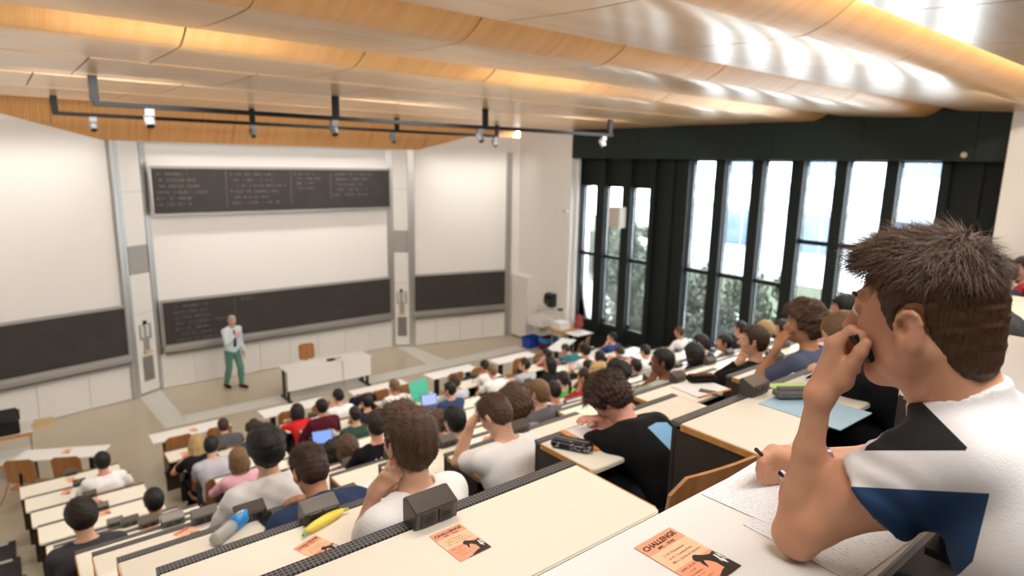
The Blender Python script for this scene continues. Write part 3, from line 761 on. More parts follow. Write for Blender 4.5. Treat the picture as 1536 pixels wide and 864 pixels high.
def bounds(P, pad=.2):
    pts = [P.head, P.pelvis, P.ell_, P.elr, P.wrl, P.wrr, P.knl, P.knr, P.anl, P.anr, P.tol, P.tor_, P.shl, P.shr]
    lo = V([min(p[i] for p in pts)-pad for i in range(3)]); hi = V([max(p[i] for p in pts)+pad for i in range(3)]); lo.z = max(lo.z, -.03); return lo, hi
def body_mesh(P, h, fine_hands=True):
    lo, hi = bounds(P); F = Field(lo, hi, h); torso_shapes(F, P); F.cone(P.neck-P.R @ V((0, 0, .03)), P.head+P.H @ V((0, -.02, -.05)), .056 if not P.fem else .049, .052 if not P.fem else .045, .03)
    for s in (-1, 1): arm_shapes(F, P, s)
    leg_shapes(F, P)
    for a, t in ((P.anl, P.tol), (P.anr, P.tor_)): F.cone(a+V((0, -.03, -.04)), t, .036, .03, .02)
    head_shapes(F, P.head, P.H, fem=P.fem)
    parts = []
    if not fine_hands:
        for H_ in (P.handl, P.handr): hand(F, *H_)
    parts.append(F.surf())
    if fine_hands:
        for H_ in (P.handl, P.handr):
            w = H_[0]; c = w+H_[1]*.08; hf = min(h, .0045 if h < .009 else .006); G = Field(c-V((.15,)*3), c+V((.15,)*3), hf)
            e = P.ell_ if H_[4] < 0 else P.elr; G.cone(w+(e-w)*.25, w, .0285, .0255, .01); hand(G, *H_); parts.append(G.surf())
        # re-grow the head finely
        G = Field(P.head-V((.17,)*3), P.head+V((.17,)*3), .0055 if h < .009 else .008)
        head_shapes(G, P.head, P.H, fem=P.fem); G.cone(P.neck.lerp(P.head+P.H @ V((0, -.02, -.05)), .45), P.head+P.H @ V((0, -.02, -.05)), .053 if not P.fem else .046, .052 if not P.fem else .045, .03); parts.append(G.surf())
    return join(parts)
def shirt_mesh(P, h, sleeve='short', g=.013, hood=False, seed=0, collar=False):
    lo, hi = bounds(P, .22); F = Field(lo, hi, h); torso_shapes(F, P, g)
    F.cone(P.neck-P.R @ V((0, .0, .03)), P.neck+P.R @ V((0, .0, .012)), .066, .060, .03)
    if collar: F.cone(P.neck+P.R @ V((0, -.01, .0)), P.neck+P.R @ V((0, .002, .035)), .068, .064, .01)
    G = Field(lo, hi, h)
    for s in (-1, 1): arm_shapes(G, P, s, g+.004 if sleeve == 'short' else g, 'elbow' if sleeve == 'short' else 'wrist')
    if sleeve == 'short':
        for sh, e in ((P.shl, P.ell_), (P.shr, P.elr)):
            d = (e-sh).normalized(); c = sh+d*.185; Gd = G.grid()
            near = ((Gd[0]-c.x)*d.x+(Gd[1]-c.y)*d.y+(Gd[2]-c.z)*d.z)
            rad = np.sqrt((Gd[0]-e.x)**2+(Gd[1]-e.y)**2+(Gd[2]-e.z)**2)
            G.d = np.where(rad < .20, np.maximum(G.d, near), G.d).astype(np.float32)
    else:
        for e, w in ((P.ell_, P.wrl), (P.elr, P.wrr)):
            d = (w-e).normalized(); c = w-d*.012; Gd = G.grid(); rad = np.sqrt((Gd[0]-w.x)**2+(Gd[1]-w.y)**2+(Gd[2]-w.z)**2)
            G.d = np.where(rad < .1, np.maximum(G.d, (Gd[0]-c.x)*d.x+(Gd[1]-c.y)*d.y+(Gd[2]-c.z)*d.z), G.d).astype(np.float32)
    k = .025; a, b = F.d, G.d; hh = np.clip(.5+.5*(a-b)/k, 0, 1); F.d = (a*(1-hh)+b*hh-k*hh*(1-hh)).astype(np.float32)
    if hood:
        F.ell(P.tor(0, -.095, .47), (.105, .055, .085), .03, P.R.to_4x4()); F.chain([P.tor(-.09, -.04, .50), P.tor(-.05, .05, .46)], [.035, .025], .02); F.chain([P.tor(.09, -.04, .50), P.tor(.05, .05, .46)], [.035, .025], .02)
    # neck opening: cut only close round the neck
    G_ = F.grid(); n_ = P.R @ V((0, .45, 1)); n_.normalize(); p_ = P.neck+P.R @ V((0, .0, .006 if not (collar or hood) else .04)); a_ = P.R @ V((0, 0, 1))
    pd = (G_[0]-p_.x)*n_.x+(G_[1]-p_.y)*n_.y+(G_[2]-p_.z)*n_.z
    q_ = P.neck+P.R @ V((0, .012, 0)); dx = [G_[0]-q_.x, G_[1]-q_.y, G_[2]-q_.z]; al = dx[0]*a_.x+dx[1]*a_.y+dx[2]*a_.z
    rd = np.sqrt(np.maximum(0, dx[0]**2+dx[1]**2+dx[2]**2-al**2))
    F.d = np.maximum(F.d, np.minimum(pd, (.088 if not hood else .11)-rd)).astype(np.float32)
    F.plane_cut((0, 0, P.pelvis.z-.06), (0, 0, -1))
    F.noise(.0016 if not hood else .003, 13, seed)
    return F.surf()
def trouser_mesh(P, h):
    lo, hi = bounds(P, .2); hi.z = .72 if not getattr(P, 'stand', 0) else 1.1; F = Field(lo, hi, h); F.ell(P.pelvis+V((0, -.01, -.02)), (.172, .126, .113), .04); leg_shapes(F, P, .014)
    for a in (P.anl, P.anr): pass
    F.plane_cut((0, 0, .06), (0, 0, -1)); return F.surf()
def shoe_mesh(P, h):
    parts = []
    for a, t in ((P.anl, P.tol), (P.anr, P.tor_)):
        F = Field(V((min(a.x, t.x)-.1, min(a.y, t.y)-.15, -.02)), V((max(a.x, t.x)+.1, max(a.y, t.y)+.1, .2)), h)
        F.cone(a+V((0, -.045, -.045)), t, .044, .038, .02); F.cone(a+V((0, -.01, 0)), a+V((0, 0, -.03)), .045, .045, .02); F.plane_cut((0, 0, .002), (0, 0, -1)); parts.append(F.surf())
    return join(parts)
def hair_mesh(c, M, style, h, seed=0):
    """hair volume around the skull: cut away in front of a hairline"""
    F = Field(c-V((.24, .24, .42 if style in ('long', 'ponytail', 'bob') else .22)), c+V((.24,)*3), h); M4 = M.to_4x4()
    def W(x, y, z): return c+M @ V((x, y, z))
    g = {'short': .014, 'crop': .008, 'buzz': .004, 'fluffy': .040, 'curly': .030, 'long': .020, 'ponytail': .012, 'bob': .032, 'balding': .005, 'tuft': .012, 'full': .024, 'near': .007}[style]
    if style == 'near':
        F.ell(W(0, -.011, .034), (.0775+g, .0945+g, .090+g), .02, M4); F.ell(W(0, -.052, -.035), (.066, .054, .085), .03, M4)
    else:
        F.ell(W(0, -.014, .030), (.0765+g, .098+g, .089+g*1.1), .02, M4)
        F.ell(W(0, -.050, -.020), (.062+g*.8, .052+g*.7, .070), .03, M4)
    if style == 'near': F.cone(W(-.035, .055, .098), W(.035, .055, .098), .026, .026, .03); F.ell(W(0, -.012, .078), (.068, .078, .052), .03, M4)
    if style == 'tuft': F.cone(W(-.03, .06, .10), W(.03, .06, .10), .03, .03, .03)
    if style in ('fluffy', 'curly'):
        r = np.random.RandomState(seed)
        for i in range(26):
            a, b = r.uniform(0, 6.28), r.uniform(-.25, 1); q = V((math.cos(a)*math.sqrt(max(0, 1-b*b)), math.sin(a)*math.sqrt(max(0, 1-b*b)), b))
            F.ell(W(q.x*(.082+g*.6), -.014+q.y*(.098+g*.6), .030+q.z*(.088+g*.6)), (.026, .026, .024), .03)
    G = F.grid(); A = np.array(M.transposed()); P = [G[i]-c[i] for i in range(3)]; x, y, z = [A[i, 0]*P[0]+A[i, 1]*P[1]+A[i, 2]*P[2] for i in range(3)]
    nape = {'buzz': -.075, 'crop': -.078, 'short': -.085, 'fluffy': -.10, 'curly': -.095, 'tuft': -.085, 'near': -.105, 'balding': -.075}.get(style, -.12)
    line = np.where(y > .045, .066, np.where(y > .012, .066-(.066+.02)*np.clip((.045-y)/.02, 0, 1), np.where(y > -.028, .030 if style in ('short', 'crop', 'buzz', 'tuft', 'near', 'balding') else -.02, nape)))
    if style not in ('long', 'bob', 'fluffy'): line = np.where((y <= .012) & (y > .0), -.028, line)
    if style == 'near': line = np.where(y <= -.026, np.interp(y, [-.10, -.062, -.036, -.026], [-.125, -.112, -.055, .012]), line)
    if style == 'balding': line = np.where(y > -.03, .2, np.maximum(line, nape)); line = np.where((y > -.03) & (y < .02) & (z < .05), -.02, line); F.d = np.maximum(F.d, (z-.055-.02*np.sin(y*40))*.8).astype(np.float32)
    F.d = np.maximum(F.d, (line-z)*.8).astype(np.float32)
    # drop hair where it would cover the face
    F.d = np.maximum(F.d, np.minimum((.075-z), (y-.048))*.9).astype(np.float32)
    if style in ('long', 'bob'):
        L = .27 if style == 'long' else .13
        for s in (-1, -.35, .35, 1): F.chain([W(s*.055, -.055 if abs(s) < .9 else -.02, .03), W(s*.072, -.075 if abs(s) < .9 else -.03, -.06), W(s*.08, -.085 if abs(s) < .9 else -.05, -L)], [.048, .042, .022], .03)
    if style == 'ponytail':
        F.ell(W(0, -.115, .03), (.026, .026, .026), .01); F.chain([W(0, -.12, .03), W(0, -.155, -.03), W(0.01, -.15, -.13), W(.0, -.135, -.22)], [.022, .03, .026, .010], .02)
    if style == 'curly' or style == 'fluffy': F.noise(.006, 85, seed)
    else: F.noise(.0010 if style == 'near' else (.0018 if style in ('buzz', 'crop', 'balding') else .003), 110, seed)
    if style == 'near':
        for q in (-1, 1): F.ell(W(q*.086, -.002, -.008), (.024, .021, .036), .004, M4, cut=True)
    v, f = F.surf(); return v, f
def hairmat(name, c, c2=None):
    key = 'hair '+name
    if key in _M: return _M[key]
    c = hexc(c); m, nt, b = _nt(key); tc = N(nt, 'ShaderNodeTexCoord'); mp = N(nt, 'ShaderNodeMapping'); mp.inputs['Scale'].default_value = (220, 220, 40)
    nz = N(nt, 'ShaderNodeTexNoise', Scale=1., Detail=3.); nt.links.new(tc.outputs['Object'], mp.inputs[0]); nt.links.new(mp.outputs[0], nz.inputs['Vector'])
    mx = N(nt, 'ShaderNodeMix', data_type='RGBA'); mx.inputs[6].default_value = c4([x*.55 for x in c]); mx.inputs[7].default_value = c4([min(1, x*1.5) for x in c]); nt.links.new(nz.outputs['Fac'], mx.inputs[0])
    nt.links.new(mx.outputs[2], b.inputs['Base Color']); b.inputs['Roughness'].default_value = .5; b.inputs['Specular IOR Level'].default_value = .35
    bp = N(nt, 'ShaderNodeBump', Strength=.6, Distance=.004); nt.links.new(nz.outputs['Fac'], bp.inputs['Height']); nt.links.new(bp.outputs[0], b.inputs['Normal'])
    _M[key] = m; return m
HAIRC = {'black': '14110f', 'dark': '241a14', 'brown': '3a281c', 'mid': '4f3828', 'light': '6e553b', 'blond': 'a98d5f', 'grey': 'a39e96', 'red': '5e3420'}
SKINC = {'fair': 'd9a88c', 'tan': 'c08a68', 'pink': 'd99c86', 'brown': '7a4c34'}
def skinmat(k): return mat('skin '+k, SKINC[k], .5, var=.06, scale=18., sss=.12, spec=.4)
def cloth(h): return mat('cloth '+h, h, .85, var=.06, scale=14., bump=.25, bscale=120., spec=.2)
EYEW = mat('eye white', 'e8e4df', .2); IRIS = mat('iris', '2a1c12', .2)
def eye_obj(P, parent):
    for s in (-1, 1):
        m = MB(); c = P.head+P.H @ V((s*.030, .0800, .0095)); M = P.H @ Matrix.Rotation(-PI/2, 3, 'X')
        pr = [(.0126*math.sin(a), .0126*math.cos(a)) for a in np.linspace(PI/2, .45, 6)]; m.lathe(pr, c, 12, M); pr = [(.0128*math.sin(a), .0129*math.cos(a)) for a in np.linspace(.47, .02, 4)]; m.lathe(pr, c, 12, M, 1)
        m.build('eye', [EYEW, IRIS], parent, smooth=True)
BODY_CACHE = {}
Pose.ell_ = property(lambda s: s.ell, lambda s, v: setattr(s, 'ell', v))
def person(at, label, pose, hair, hstyle, shirt, sleeve='short', skin='fair', trousers='232733', shoes='1b1b1c', hood=False, collar=False, h=.011, cat='person', seed=0, rz=0., group='students in the lecture hall', key=None, eyes=True, stripes=None):
    P = pose
    ck = (key, h) if key else None
    if ck and ck in BODY_CACHE: me = BODY_CACHE[ck].copy(); me.materials.clear(); me.materials.append(skinmat(skin))
    else:
        v, f = body_mesh(P, h); me = npmesh('person', v, f, skinmat(skin))
        if ck: BODY_CACHE[ck] = me
    o = link('person', me); tag(o, label, cat, group); o.location = at; o.rotation_euler = (0, 0, rz); o.scale = (P.sc,)*3
    v, f = shirt_mesh(P, h*.85, sleeve, .013 if not hood else .028, hood, seed, collar); s = link('hoodie' if hood else ('shirt' if collar else 't_shirt'), npmesh('shirt', v, f, cloth(shirt)), o)
    v, f = trouser_mesh(P, h*1.15); link('trousers', npmesh('trousers', v, f, cloth(trousers)), o)
    v, f = shoe_mesh(P, .012); link('shoes', npmesh('shoes', v, f, cloth(shoes)), o)
    v, f = hair_mesh(P.head, P.H, hstyle, .0075 if h > .009 else .0055, seed); hr = link('hair', npmesh('hair', v, f, hairmat(hair, HAIRC[hair])), o)
    if eyes: eye_obj(P, o)
    return o, s, hr
def strands(hr, P, n, length, seed, color, w=.0011, style='up', scalp=None):
    """fine ribbons lying over the hair volume, merged into the hair mesh"""
    me = hr.data; rs = np.random.RandomState(seed); nv = len(me.vertices); co = np.empty(nv*3); me.vertices.foreach_get('co', co); co = co.reshape(-1, 3); no = np.empty(nv*3); me.vertices.foreach_get('normal', no); no = no.reshape(-1, 3)
    A = np.array(P.H.transposed()); loc = (co-npv(P.head)) @ A.T; nl = no @ A.T
    ok = np.where((loc[:, 2] > -.095) & (nl[:, 2] > -.75) & ~((loc[:, 1] > -.035) & (loc[:, 2] < .045) & (loc[:, 1] < .012)))[0]; ids = rs.choice(ok, n); Hn = np.array(P.H); Vs = []; Fs = []
    for i, q in enumerate(ids):
        p = loc[q]; nn = nl[q]; crown = np.array([0.01, -.065, .125]); d = p-crown; d = d-nn*(d@nn); L = np.linalg.norm(d); d = d/(L+1e-6)
        if p[2] < .02: d = np.array([0, -.15, -1.]); d = d-nn*(d@nn); d /= np.linalg.norm(d)+1e-6
        d = d+rs.normal(0, .5, 3); d -= nn*(d@nn); d /= np.linalg.norm(d)+1e-6
        ln = length*rs.uniform(.6, 1.3)*(1 if p[2] > .06 else .5)*(.45 if (p[1] > -.05 and p[2] < .06) else 1)*(1.35 if style == 'messy' and p[2] > .07 else 1); b = np.cross(d, nn); pts = []
        lift = rs.uniform(.12, .6) if (p[2] > .06 and style == 'messy') else rs.uniform(.10, .5) if p[2] > .04 else rs.uniform(.02, .16)
        for t in (0, .5, 1.): pts.append(p-nn*.003+d*ln*t+nn*ln*lift*t*(1 if t < .9 else .85))
        o = nv+len(Vs)
        for pt, ww in zip(pts, (1, .8, .15)):
            Vs.append(pt-b*w*ww/2); Vs.append(pt+b*w*ww/2)
        Fs += [(o, o+1, o+3, o+2), (o+2, o+3, o+5, o+4)]
    v2 = np.array(Vs) @ Hn.T+npv(P.head); f0 = np.empty(len(me.polygons)*4, dtype=np.int32); me.polygons.foreach_get('vertices', f0)
    new = npmesh('hair', np.concatenate([co, v2]), np.concatenate([f0.reshape(-1, 4), np.array(Fs)]), me.materials[0]); hr.data = new
# ------------------------------------------------------------------ the student in the foreground (own pose, own hands)
def at(px, py, d):
    r = ray(px, py); return CAM+r*(d/r.dot(_f))
FZ = ROW['N'][1]-.75
O5 = V((1.22, .0, FZ))
def Lc(p): return V(p)-O5
P5 = Pose(); P5.sc = 1.; P5.fem = False; P5.stand = False
P5.pelvis = Lc((1.255, -.055, FZ+.55)); P5.neck = Lc((1.165, .275, 4.845)); P5.head = Lc(at(1384, 470, 1.005))
P5.shl = Lc(at(1432, 690, .965)); P5.shr = Lc((1.365, .285, 4.775))
P5.ell = Lc(onz(1187, 800, 4.617)); P5.elr = Lc((1.485, .445, 4.622))
P5.wrl = Lc(at(1230, 592, 1.07)); P5.wrr = Lc(onz(1192, 692, 4.625))
P5.H = rotm(math.radians(1), math.radians(9), math.radians(-2))
_up = (P5.neck-P5.pelvis).normalized(); _rt = (P5.shr-P5.shl); _rt = (_rt-_up*_rt.dot(_up)).normalized(); _fw = _up.cross(_rt); P5.R = Matrix((_rt, _fw, _up)).transposed(); _L = (P5.neck-P5.pelvis).length
P5.tor = lambda x, y, z: P5.pelvis+P5.R @ V((x, y-.03*math.sin(min(1, z/.5)*PI), z/.5*_L))
P5.hipl, P5.hipr = P5.pelvis+V((-.09, .02, -.03)), P5.pelvis+V((.09, .02, -.03)); P5.knl, P5.knr = P5.hipl+V((-.03, .43, 0)), P5.hipr+V((.04, .42, 0))
P5.anl, P5.anr = V((P5.knl.x, P5.knl.y-.06, .09)), V((P5.knr.x, P5.knr.y-.08, .09)); P5.tol, P5.tor_ = P5.anl+V((-.02, .16, -.05)), P5.anr+V((.02, .16, -.05))
SKINC['sun'] = 'd0997a'; SK5 = skinmat('sun')
lo, hi = bounds(P5, .16); F = Field(lo, hi, .0075); torso_shapes(F, P5)
arm_shapes(F, P5, 1); arm_shapes(F, P5, -1, -.010)
leg_shapes(F, P5)
for a, t in ((P5.anl, P5.tol), (P5.anr, P5.tor_)): F.cone(a+V((0, -.03, -.04)), t, .036, .03, .02)
parts = [F.surf()]
# left arm again, finely, with muscle, elbow point and wrist
F = Field(V([min(P5.shl[i], P5.ell[i], P5.wrl[i])-.12 for i in range(3)]), V([max(P5.shl[i], P5.ell[i], P5.wrl[i])+.14 for i in range(3)]), .0042)
e, w, sh = P5.ell, P5.wrl, P5.shl
F.cone(sh, sh+(e-sh)*.4, .054, .050, .03); F.cone(sh+(e-sh)*.4, e+(sh-e)*.15, .049, .038, .03); F.cone(e+(sh-e)*.15, e, .038, .031, .02)
m1 = e+(w-e)*.28; m2 = e+(w-e)*.62; F.cone(e, m1, .030, .030, .012); F.cone(m1, m2, .030, .0235, .012); F.cone(m2, w, .0235, .0195, .012)
F.ell(e+V((.0, -.018, -.012)), (.027, .027, .028), .02)
F.ell(e+(sh-e)*.5+V((0, .03, .012)), (.036, .04, .04), .04)
parts.append(F.surf())
# left hand: built joint by joint, gripping a marker against the mouth
def hand_parts(F, chains, palm):
    for a, b, r1, r2 in palm: F.cone(a, b, r1, r2, .012)
    for pts, rs in chains:
        for i in range(len(pts)-1): F.cone(pts[i], pts[i+1], rs[i], rs[i+1], .0035 if i else .009)
A = lambda px, py, d: Lc(at(px, py, d))
W_ = P5.wrl
idx = [A(1253, 516, 1.050), A(1277, 496, 1.030), A(1291, 503, 1.022), A(1298, 513, 1.022)]
mid = [A(1249, 522, 1.072), A(1272, 503, 1.060), A(1288, 512, 1.052), A(1293, 524, 1.046)]
rin = [A(1250, 533, 1.092), A(1272, 520, 1.088), A(1287, 530, 1.078), A(1288, 541, 1.070)]
pin = [A(1254, 546, 1.108), A(1273, 538, 1.108), A(1285, 547, 1.098), A(1285, 556, 1.090)]
thb = [A(1262, 570, 1.050), A(1279, 546, 1.030), A(1291, 527, 1.018), A(1299, 515, 1.014)]
F = Field(A(1230, 640, 1.05)-V((.12, .12, .03)), A(1285, 490, 1.05)+V((.12, .12, .06)), .0028)
hand_parts(F, [(idx, [.0115, .0095, .0088, .0075]), (mid, [.0115, .0098, .0088, .0075]), (rin, [.011, .0092, .0083, .007]), (pin, [.010, .0082, .0075, .0065]), (thb, [.0165, .0125, .0112, .009])],
           [(W_, idx[0], .0195, .0125), (W_, mid[0], .0195, .0125), (W_, rin[0], .019, .012), (W_, pin[0], .018, .011), (W_, thb[0], .019, .0165), (thb[0], idx[0], .014, .010), (W_+(e-W_)*.3, W_, .0215, .0200)])
parts.append(F.surf())
# right forearm and writing hand resting on the paper
F = Field(V([min(P5.elr[i], P5.wrr[i], P5.shr[i])-.12 for i in range(3)]), V([max(P5.elr[i], P5.wrr[i], P5.shr[i])+.12 for i in range(3)]), .005); arm_shapes(F, P5, 1); parts.append(F.surf())
Z = lambda px, py, z: Lc(onz(px, py, z))
w2 = P5.wrr; W2 = w2
ri = [Z(1160, 676, 4.655), Z(1146, 684, 4.650), Z(1140, 704, 4.622), Z(1141, 716, 4.600)]
rm = [Z(1158, 681, 4.652), Z(1143, 693, 4.640), Z(1142, 712, 4.608), Z(1146, 722, 4.588)]
rr = [Z(1163, 687, 4.640), Z(1150, 700, 4.625), Z(1151, 716, 4.598), Z(1156, 723, 4.585)]
rp = [Z(1170, 693, 4.628), Z(1160, 706, 4.612), Z(1161, 717, 4.594), Z(1166, 722, 4.584)]
rt = [Z(1182, 680, 4.645), Z(1168, 676, 4.640), Z(1154, 688, 4.625), Z(1147, 702, 4.608)]
F = Field(w2-V((.17, .15, .09)), w2+V((.10, .14, .10)), .003)
hand_parts(F, [(ri, [.0115, .0098, .009, .0075]), (rm, [.0115, .0098, .009, .0075]), (rr, [.011, .0092, .0085, .007]), (rp, [.010, .0085, .0078, .0066]), (rt, [.015, .0122, .0108, .0088])],
           [(W2, ri[0], .023, .013), (W2, rm[0], .023, .013), (W2, rr[0], .022, .012), (W2, rp[0], .020, .011), (W2, rt[0], .021, .016), (W2+(P5.elr-W2)*.25, W2, .030, .0255)])
parts.append(F.surf())
# head and neck
F = Field(P5.head-V((.17, .18, .24)), P5.head+V((.17, .17, .19)), .0036)
nb = P5.neck+P5.R @ V((0, -.01, -.02)); F.cone(nb, P5.head+P5.H @ V((0, -.022, -.05)), .062, .058, .03)
F.cone(nb+P5.R @ V((-.05, .0, -.02)), P5.head+P5.H @ V((-.045, -.03, -.055)), .03, .022, .03)
F.cone(nb+P5.R @ V((-.0, .04, .0)), P5.head+P5.H @ V((0, .02, -.085)), .03, .028, .03)
head_shapes(F, P5.head, P5.H)
for s in (-1, 1): # ear rim
    pts = [P5.head+P5.H @ V((s*(0.082+.005*math.sin(a)), -.006+.016*math.cos(a+.3)-.004*math.sin(a), -.010+.027*math.sin(a+.3))) for a in np.linspace(-.6, 3.5, 9)]
    F.chain(pts, [.004]*9, .004); F.ell(P5.head+P5.H @ V((s*.089, .001, -.009)), (.013, .0095, .016), .003, P5.H.to_4x4(), cut=True)
F.cone(P5.head+P5.H @ V((-.050, .02, -.070)), P5.head+P5.H @ V((-.064, -.012, -.042)), .018, .016, .03)
parts.append(F.surf())
v, f = join(parts)
me = npmesh('person', v, f, SK5); o5 = link('person', me, None, O5)
tag(o5, 'foreground student in white, black and navy polo shirt, elbow on desk, marker held to mouth', 'person', 'students in the lecture hall')
# polo shirt with colour blocks
F = Field(lo-V((.02,)*3), hi+V((.02,)*3), .006); g = .016; torso_shapes(F, P5, g)
G = Field(lo-V((.02,)*3), hi+V((.02,)*3), .006)
for (sh_, e_, L) in ((P5.shl, P5.ell, .135), (P5.shr, P5.elr, .15)):
    d = (e_-sh_).normalized(); G.cone(sh_-d*.02, sh_+d*.05, .066, .069, .03); G.cone(sh_+d*.05, sh_+d*(L+.05), .069, .076, .03)
    Gd = G.grid(); c = sh_+d*L; near = (Gd[0]-c.x)*d.x+(Gd[1]-c.y)*d.y+(Gd[2]-c.z)*d.z; rad = np.sqrt(sum((Gd[i]-e_[i])**2 for i in range(3)))
    G.d = np.where(rad < .215, np.maximum(G.d, near), G.d).astype(np.float32)
    # folds across the sleeve
    if sh_ is P5.shl:
        ax_ = (Gd[0]-sh_.x)*d.x+(Gd[1]-sh_.y)*d.y+(Gd[2]-sh_.z)*d.z; q2 = (Gd[0]*.6+Gd[1]*.8)
        G.d += (.0022*np.sin(ax_*190+6*np.sin(q2*22))*np.clip(ax_*12, 0, 1)*(rad < .32)).astype(np.float32)
k = .03; a, b = F.d, G.d; hh = np.clip(.5+.5*(a-b)/k, 0, 1); F.d = (a*(1-hh)+b*hh-k*hh*(1-hh)).astype(np.float32)
a_ = (P5.head+P5.H @ V((0, -.03, -.05))-P5.neck).normalized(); F.cone(P5.neck-a_*.03, P5.neck+a_*.12, .082, .070, .02)
G_ = F.grid(); n_ = V((-.05, .48, .87)).normalized(); p_ = P5.neck+a_*.072; pd = (G_[0]-p_.x)*n_.x+(G_[1]-p_.y)*n_.y+(G_[2]-p_.z)*n_.z
a_ = (P5.head+P5.H @ V((0, -.03, -.05))-P5.neck).normalized(); dx = [G_[i]-P5.neck[i] for i in range(3)]; al = dx[0]*a_.x+dx[1]*a_.y+dx[2]*a_.z; rd = np.sqrt(np.maximum(0, dx[0]**2+dx[1]**2+dx[2]**2-al**2)); F.d = np.maximum(F.d, np.minimum(pd, .098-rd)).astype(np.float32)
F.plane_cut(P5.pelvis+V((0, 0, -.06)), (0, 0, -1))
X_ = (G_[0]-P5.pelvis.x); F.d += (.0022*np.sin(G_[2]*70+9*np.sin(G_[0]*14+G_[1]*9))*np.clip((P5.neck.z-.10-G_[2])*6, 0, 1)).astype(np.float32)
F.noise(.0014, 15, 3)
v, f = F.surf(); me = npmesh('polo_shirt', v, f, vcol('polo cloth', .8, .2, 420.))
vv = np.array(v); S, E_ = npv(P5.shl), npv(P5.ell); d = (E_-S)/np.linalg.norm(E_-S); t = (vv-S) @ d; rr_ = np.linalg.norm((vv-S)-t[:, None]*d, axis=1)
# panel borders of the sewn shirt, as signed fields over the cloth (left sleeve: black yoke, white band, navy cuff)
rel = vv+npv(O5)-npv(CAM); dz_ = rel @ npv(_f); su = 768+FPX*(rel @ npv(_r2))/dz_; sv = 432-FPX*(rel @ npv(_u2))/dz_
near_ = np.minimum(.125-rr_, 1.02-dz_)
seam = ((1455-su)*(675-608)-(675-sv)*(1455-1388))/94.
black = np.minimum(np.minimum((676-sv)/900., seam/900.), near_)
navy = np.minimum(np.minimum((sv-731-.05*(su-1300))/900., (1486-su-.25*(sv-735))/900.), .14-rr_)
S2, E2 = npv(P5.shr), npv(P5.elr); d2 = (E2-S2)/np.linalg.norm(E2-S2); t2 = (vv-S2) @ d2; r2_ = np.linalg.norm((vv-S2)-t2[:, None]*d2, axis=1)
navy = np.maximum(navy, np.minimum(t2-.095, .105-r2_))
for nm, arr in (('black_panel', black), ('navy_cuff', navy)):
    at_ = me.attributes.new(nm, 'FLOAT', 'POINT'); at_.data.foreach_set('value', arr.astype(np.float32))
pm = _M['polo cloth']; nt = pm.node_tree; b_ = nt.nodes['Principled BSDF']; prev = None
for nm, c in (('navy_cuff', '163a63'), ('black_panel', '111114')):
    an = N(nt, 'ShaderNodeAttribute', attribute_name=nm); gt = N(nt, 'ShaderNodeMath', operation='GREATER_THAN'); gt.inputs[1].default_value = 0; nt.links.new(an.outputs['Fac'], gt.inputs[0])
    mx = N(nt, 'ShaderNodeMix', data_type='RGBA'); mx.inputs[6].default_value = c4(hexc('e2dedd')); mx.inputs[7].default_value = c4(hexc(c)); nt.links.new(gt.outputs[0], mx.inputs[0])
    if prev: nt.links.new(prev.outputs[2], mx.inputs[6])
    prev = mx
nt.links.new(prev.outputs[2], b_.inputs['Base Color'])
link('polo_shirt', me, o5)
v, f = trouser_mesh(P5, .01); link('trousers', npmesh('trousers', v, f, cloth('131418')), o5)
v, f = shoe_mesh(P5, .012); link('shoes', npmesh('shoes', v, f, cloth('1b1b1c')), o5)
v, f = hair_mesh(P5.head, P5.H, 'near', .0038, 5); h5 = link('hair', npmesh('hair', v, f, hairmat('near', '49321f')), o5)
strands(h5, P5, 19000, .028, 5, None, .0009, 'messy')
eye_obj(P5, o5)
for s in (-1, 1):
    m = MB(); m.tube([P5.head+P5.H @ V((s*(.014+.032*q), .094-.018*q*q, .030+.006*math.sin(q*PI))) for q in np.linspace(0, 1, 7)], [.002, .0035, .004, .004, .0035, .003, .0015], 6); m.build('eyebrow', hairmat('near', '49321f'), o5, smooth=True)
# bracelet
bc = Lc(onz(1241, 699, 4.623)); d = (P5.elr-P5.wrr).normalized(); bc = P5.wrr+d*(bc-P5.wrr).dot(d); u = d.cross(V((0, 0, 1))).normalized(); n = u.cross(d)
cols = [mat('bracelet mint', '9fd6b4', .5), mat('bracelet pink', 'd2507a', .5), mat('bracelet lilac', 'c9bcd6', .5), mat('bracelet brown', '6a5048', .6)]
m = MB(); K = 22
for i in range(K):
    for mi, (a0, a1, r, w) in enumerate(((0, 1, .0325, .0085), )):
        A0, A1 = 2*PI*i/K, 2*PI*(i+.86)/K; mi = 3 if i % 2 else (i//2) % 3
        if i % 2: A1 = 2*PI*(i+1)/K
        ww = .0075 if not i % 2 else .0085
        q = [bc+(u*math.cos(a)+n*math.sin(a))*(.0325+.001*(i % 2 == 0))+d*s*ww for a in (A0, A1) for s in (-1, 1)]; q2 = [x-(x-bc-d*((x-bc).dot(d))).normalized()*.0035 for x in q]
        m.add(q+q2, [(0, 1, 3, 2), (4, 6, 7, 5), (0, 2, 6, 4), (1, 5, 7, 3), (0, 4, 5, 1), (2, 3, 7, 6)], mi)
m.build('bracelet', cols, o5)
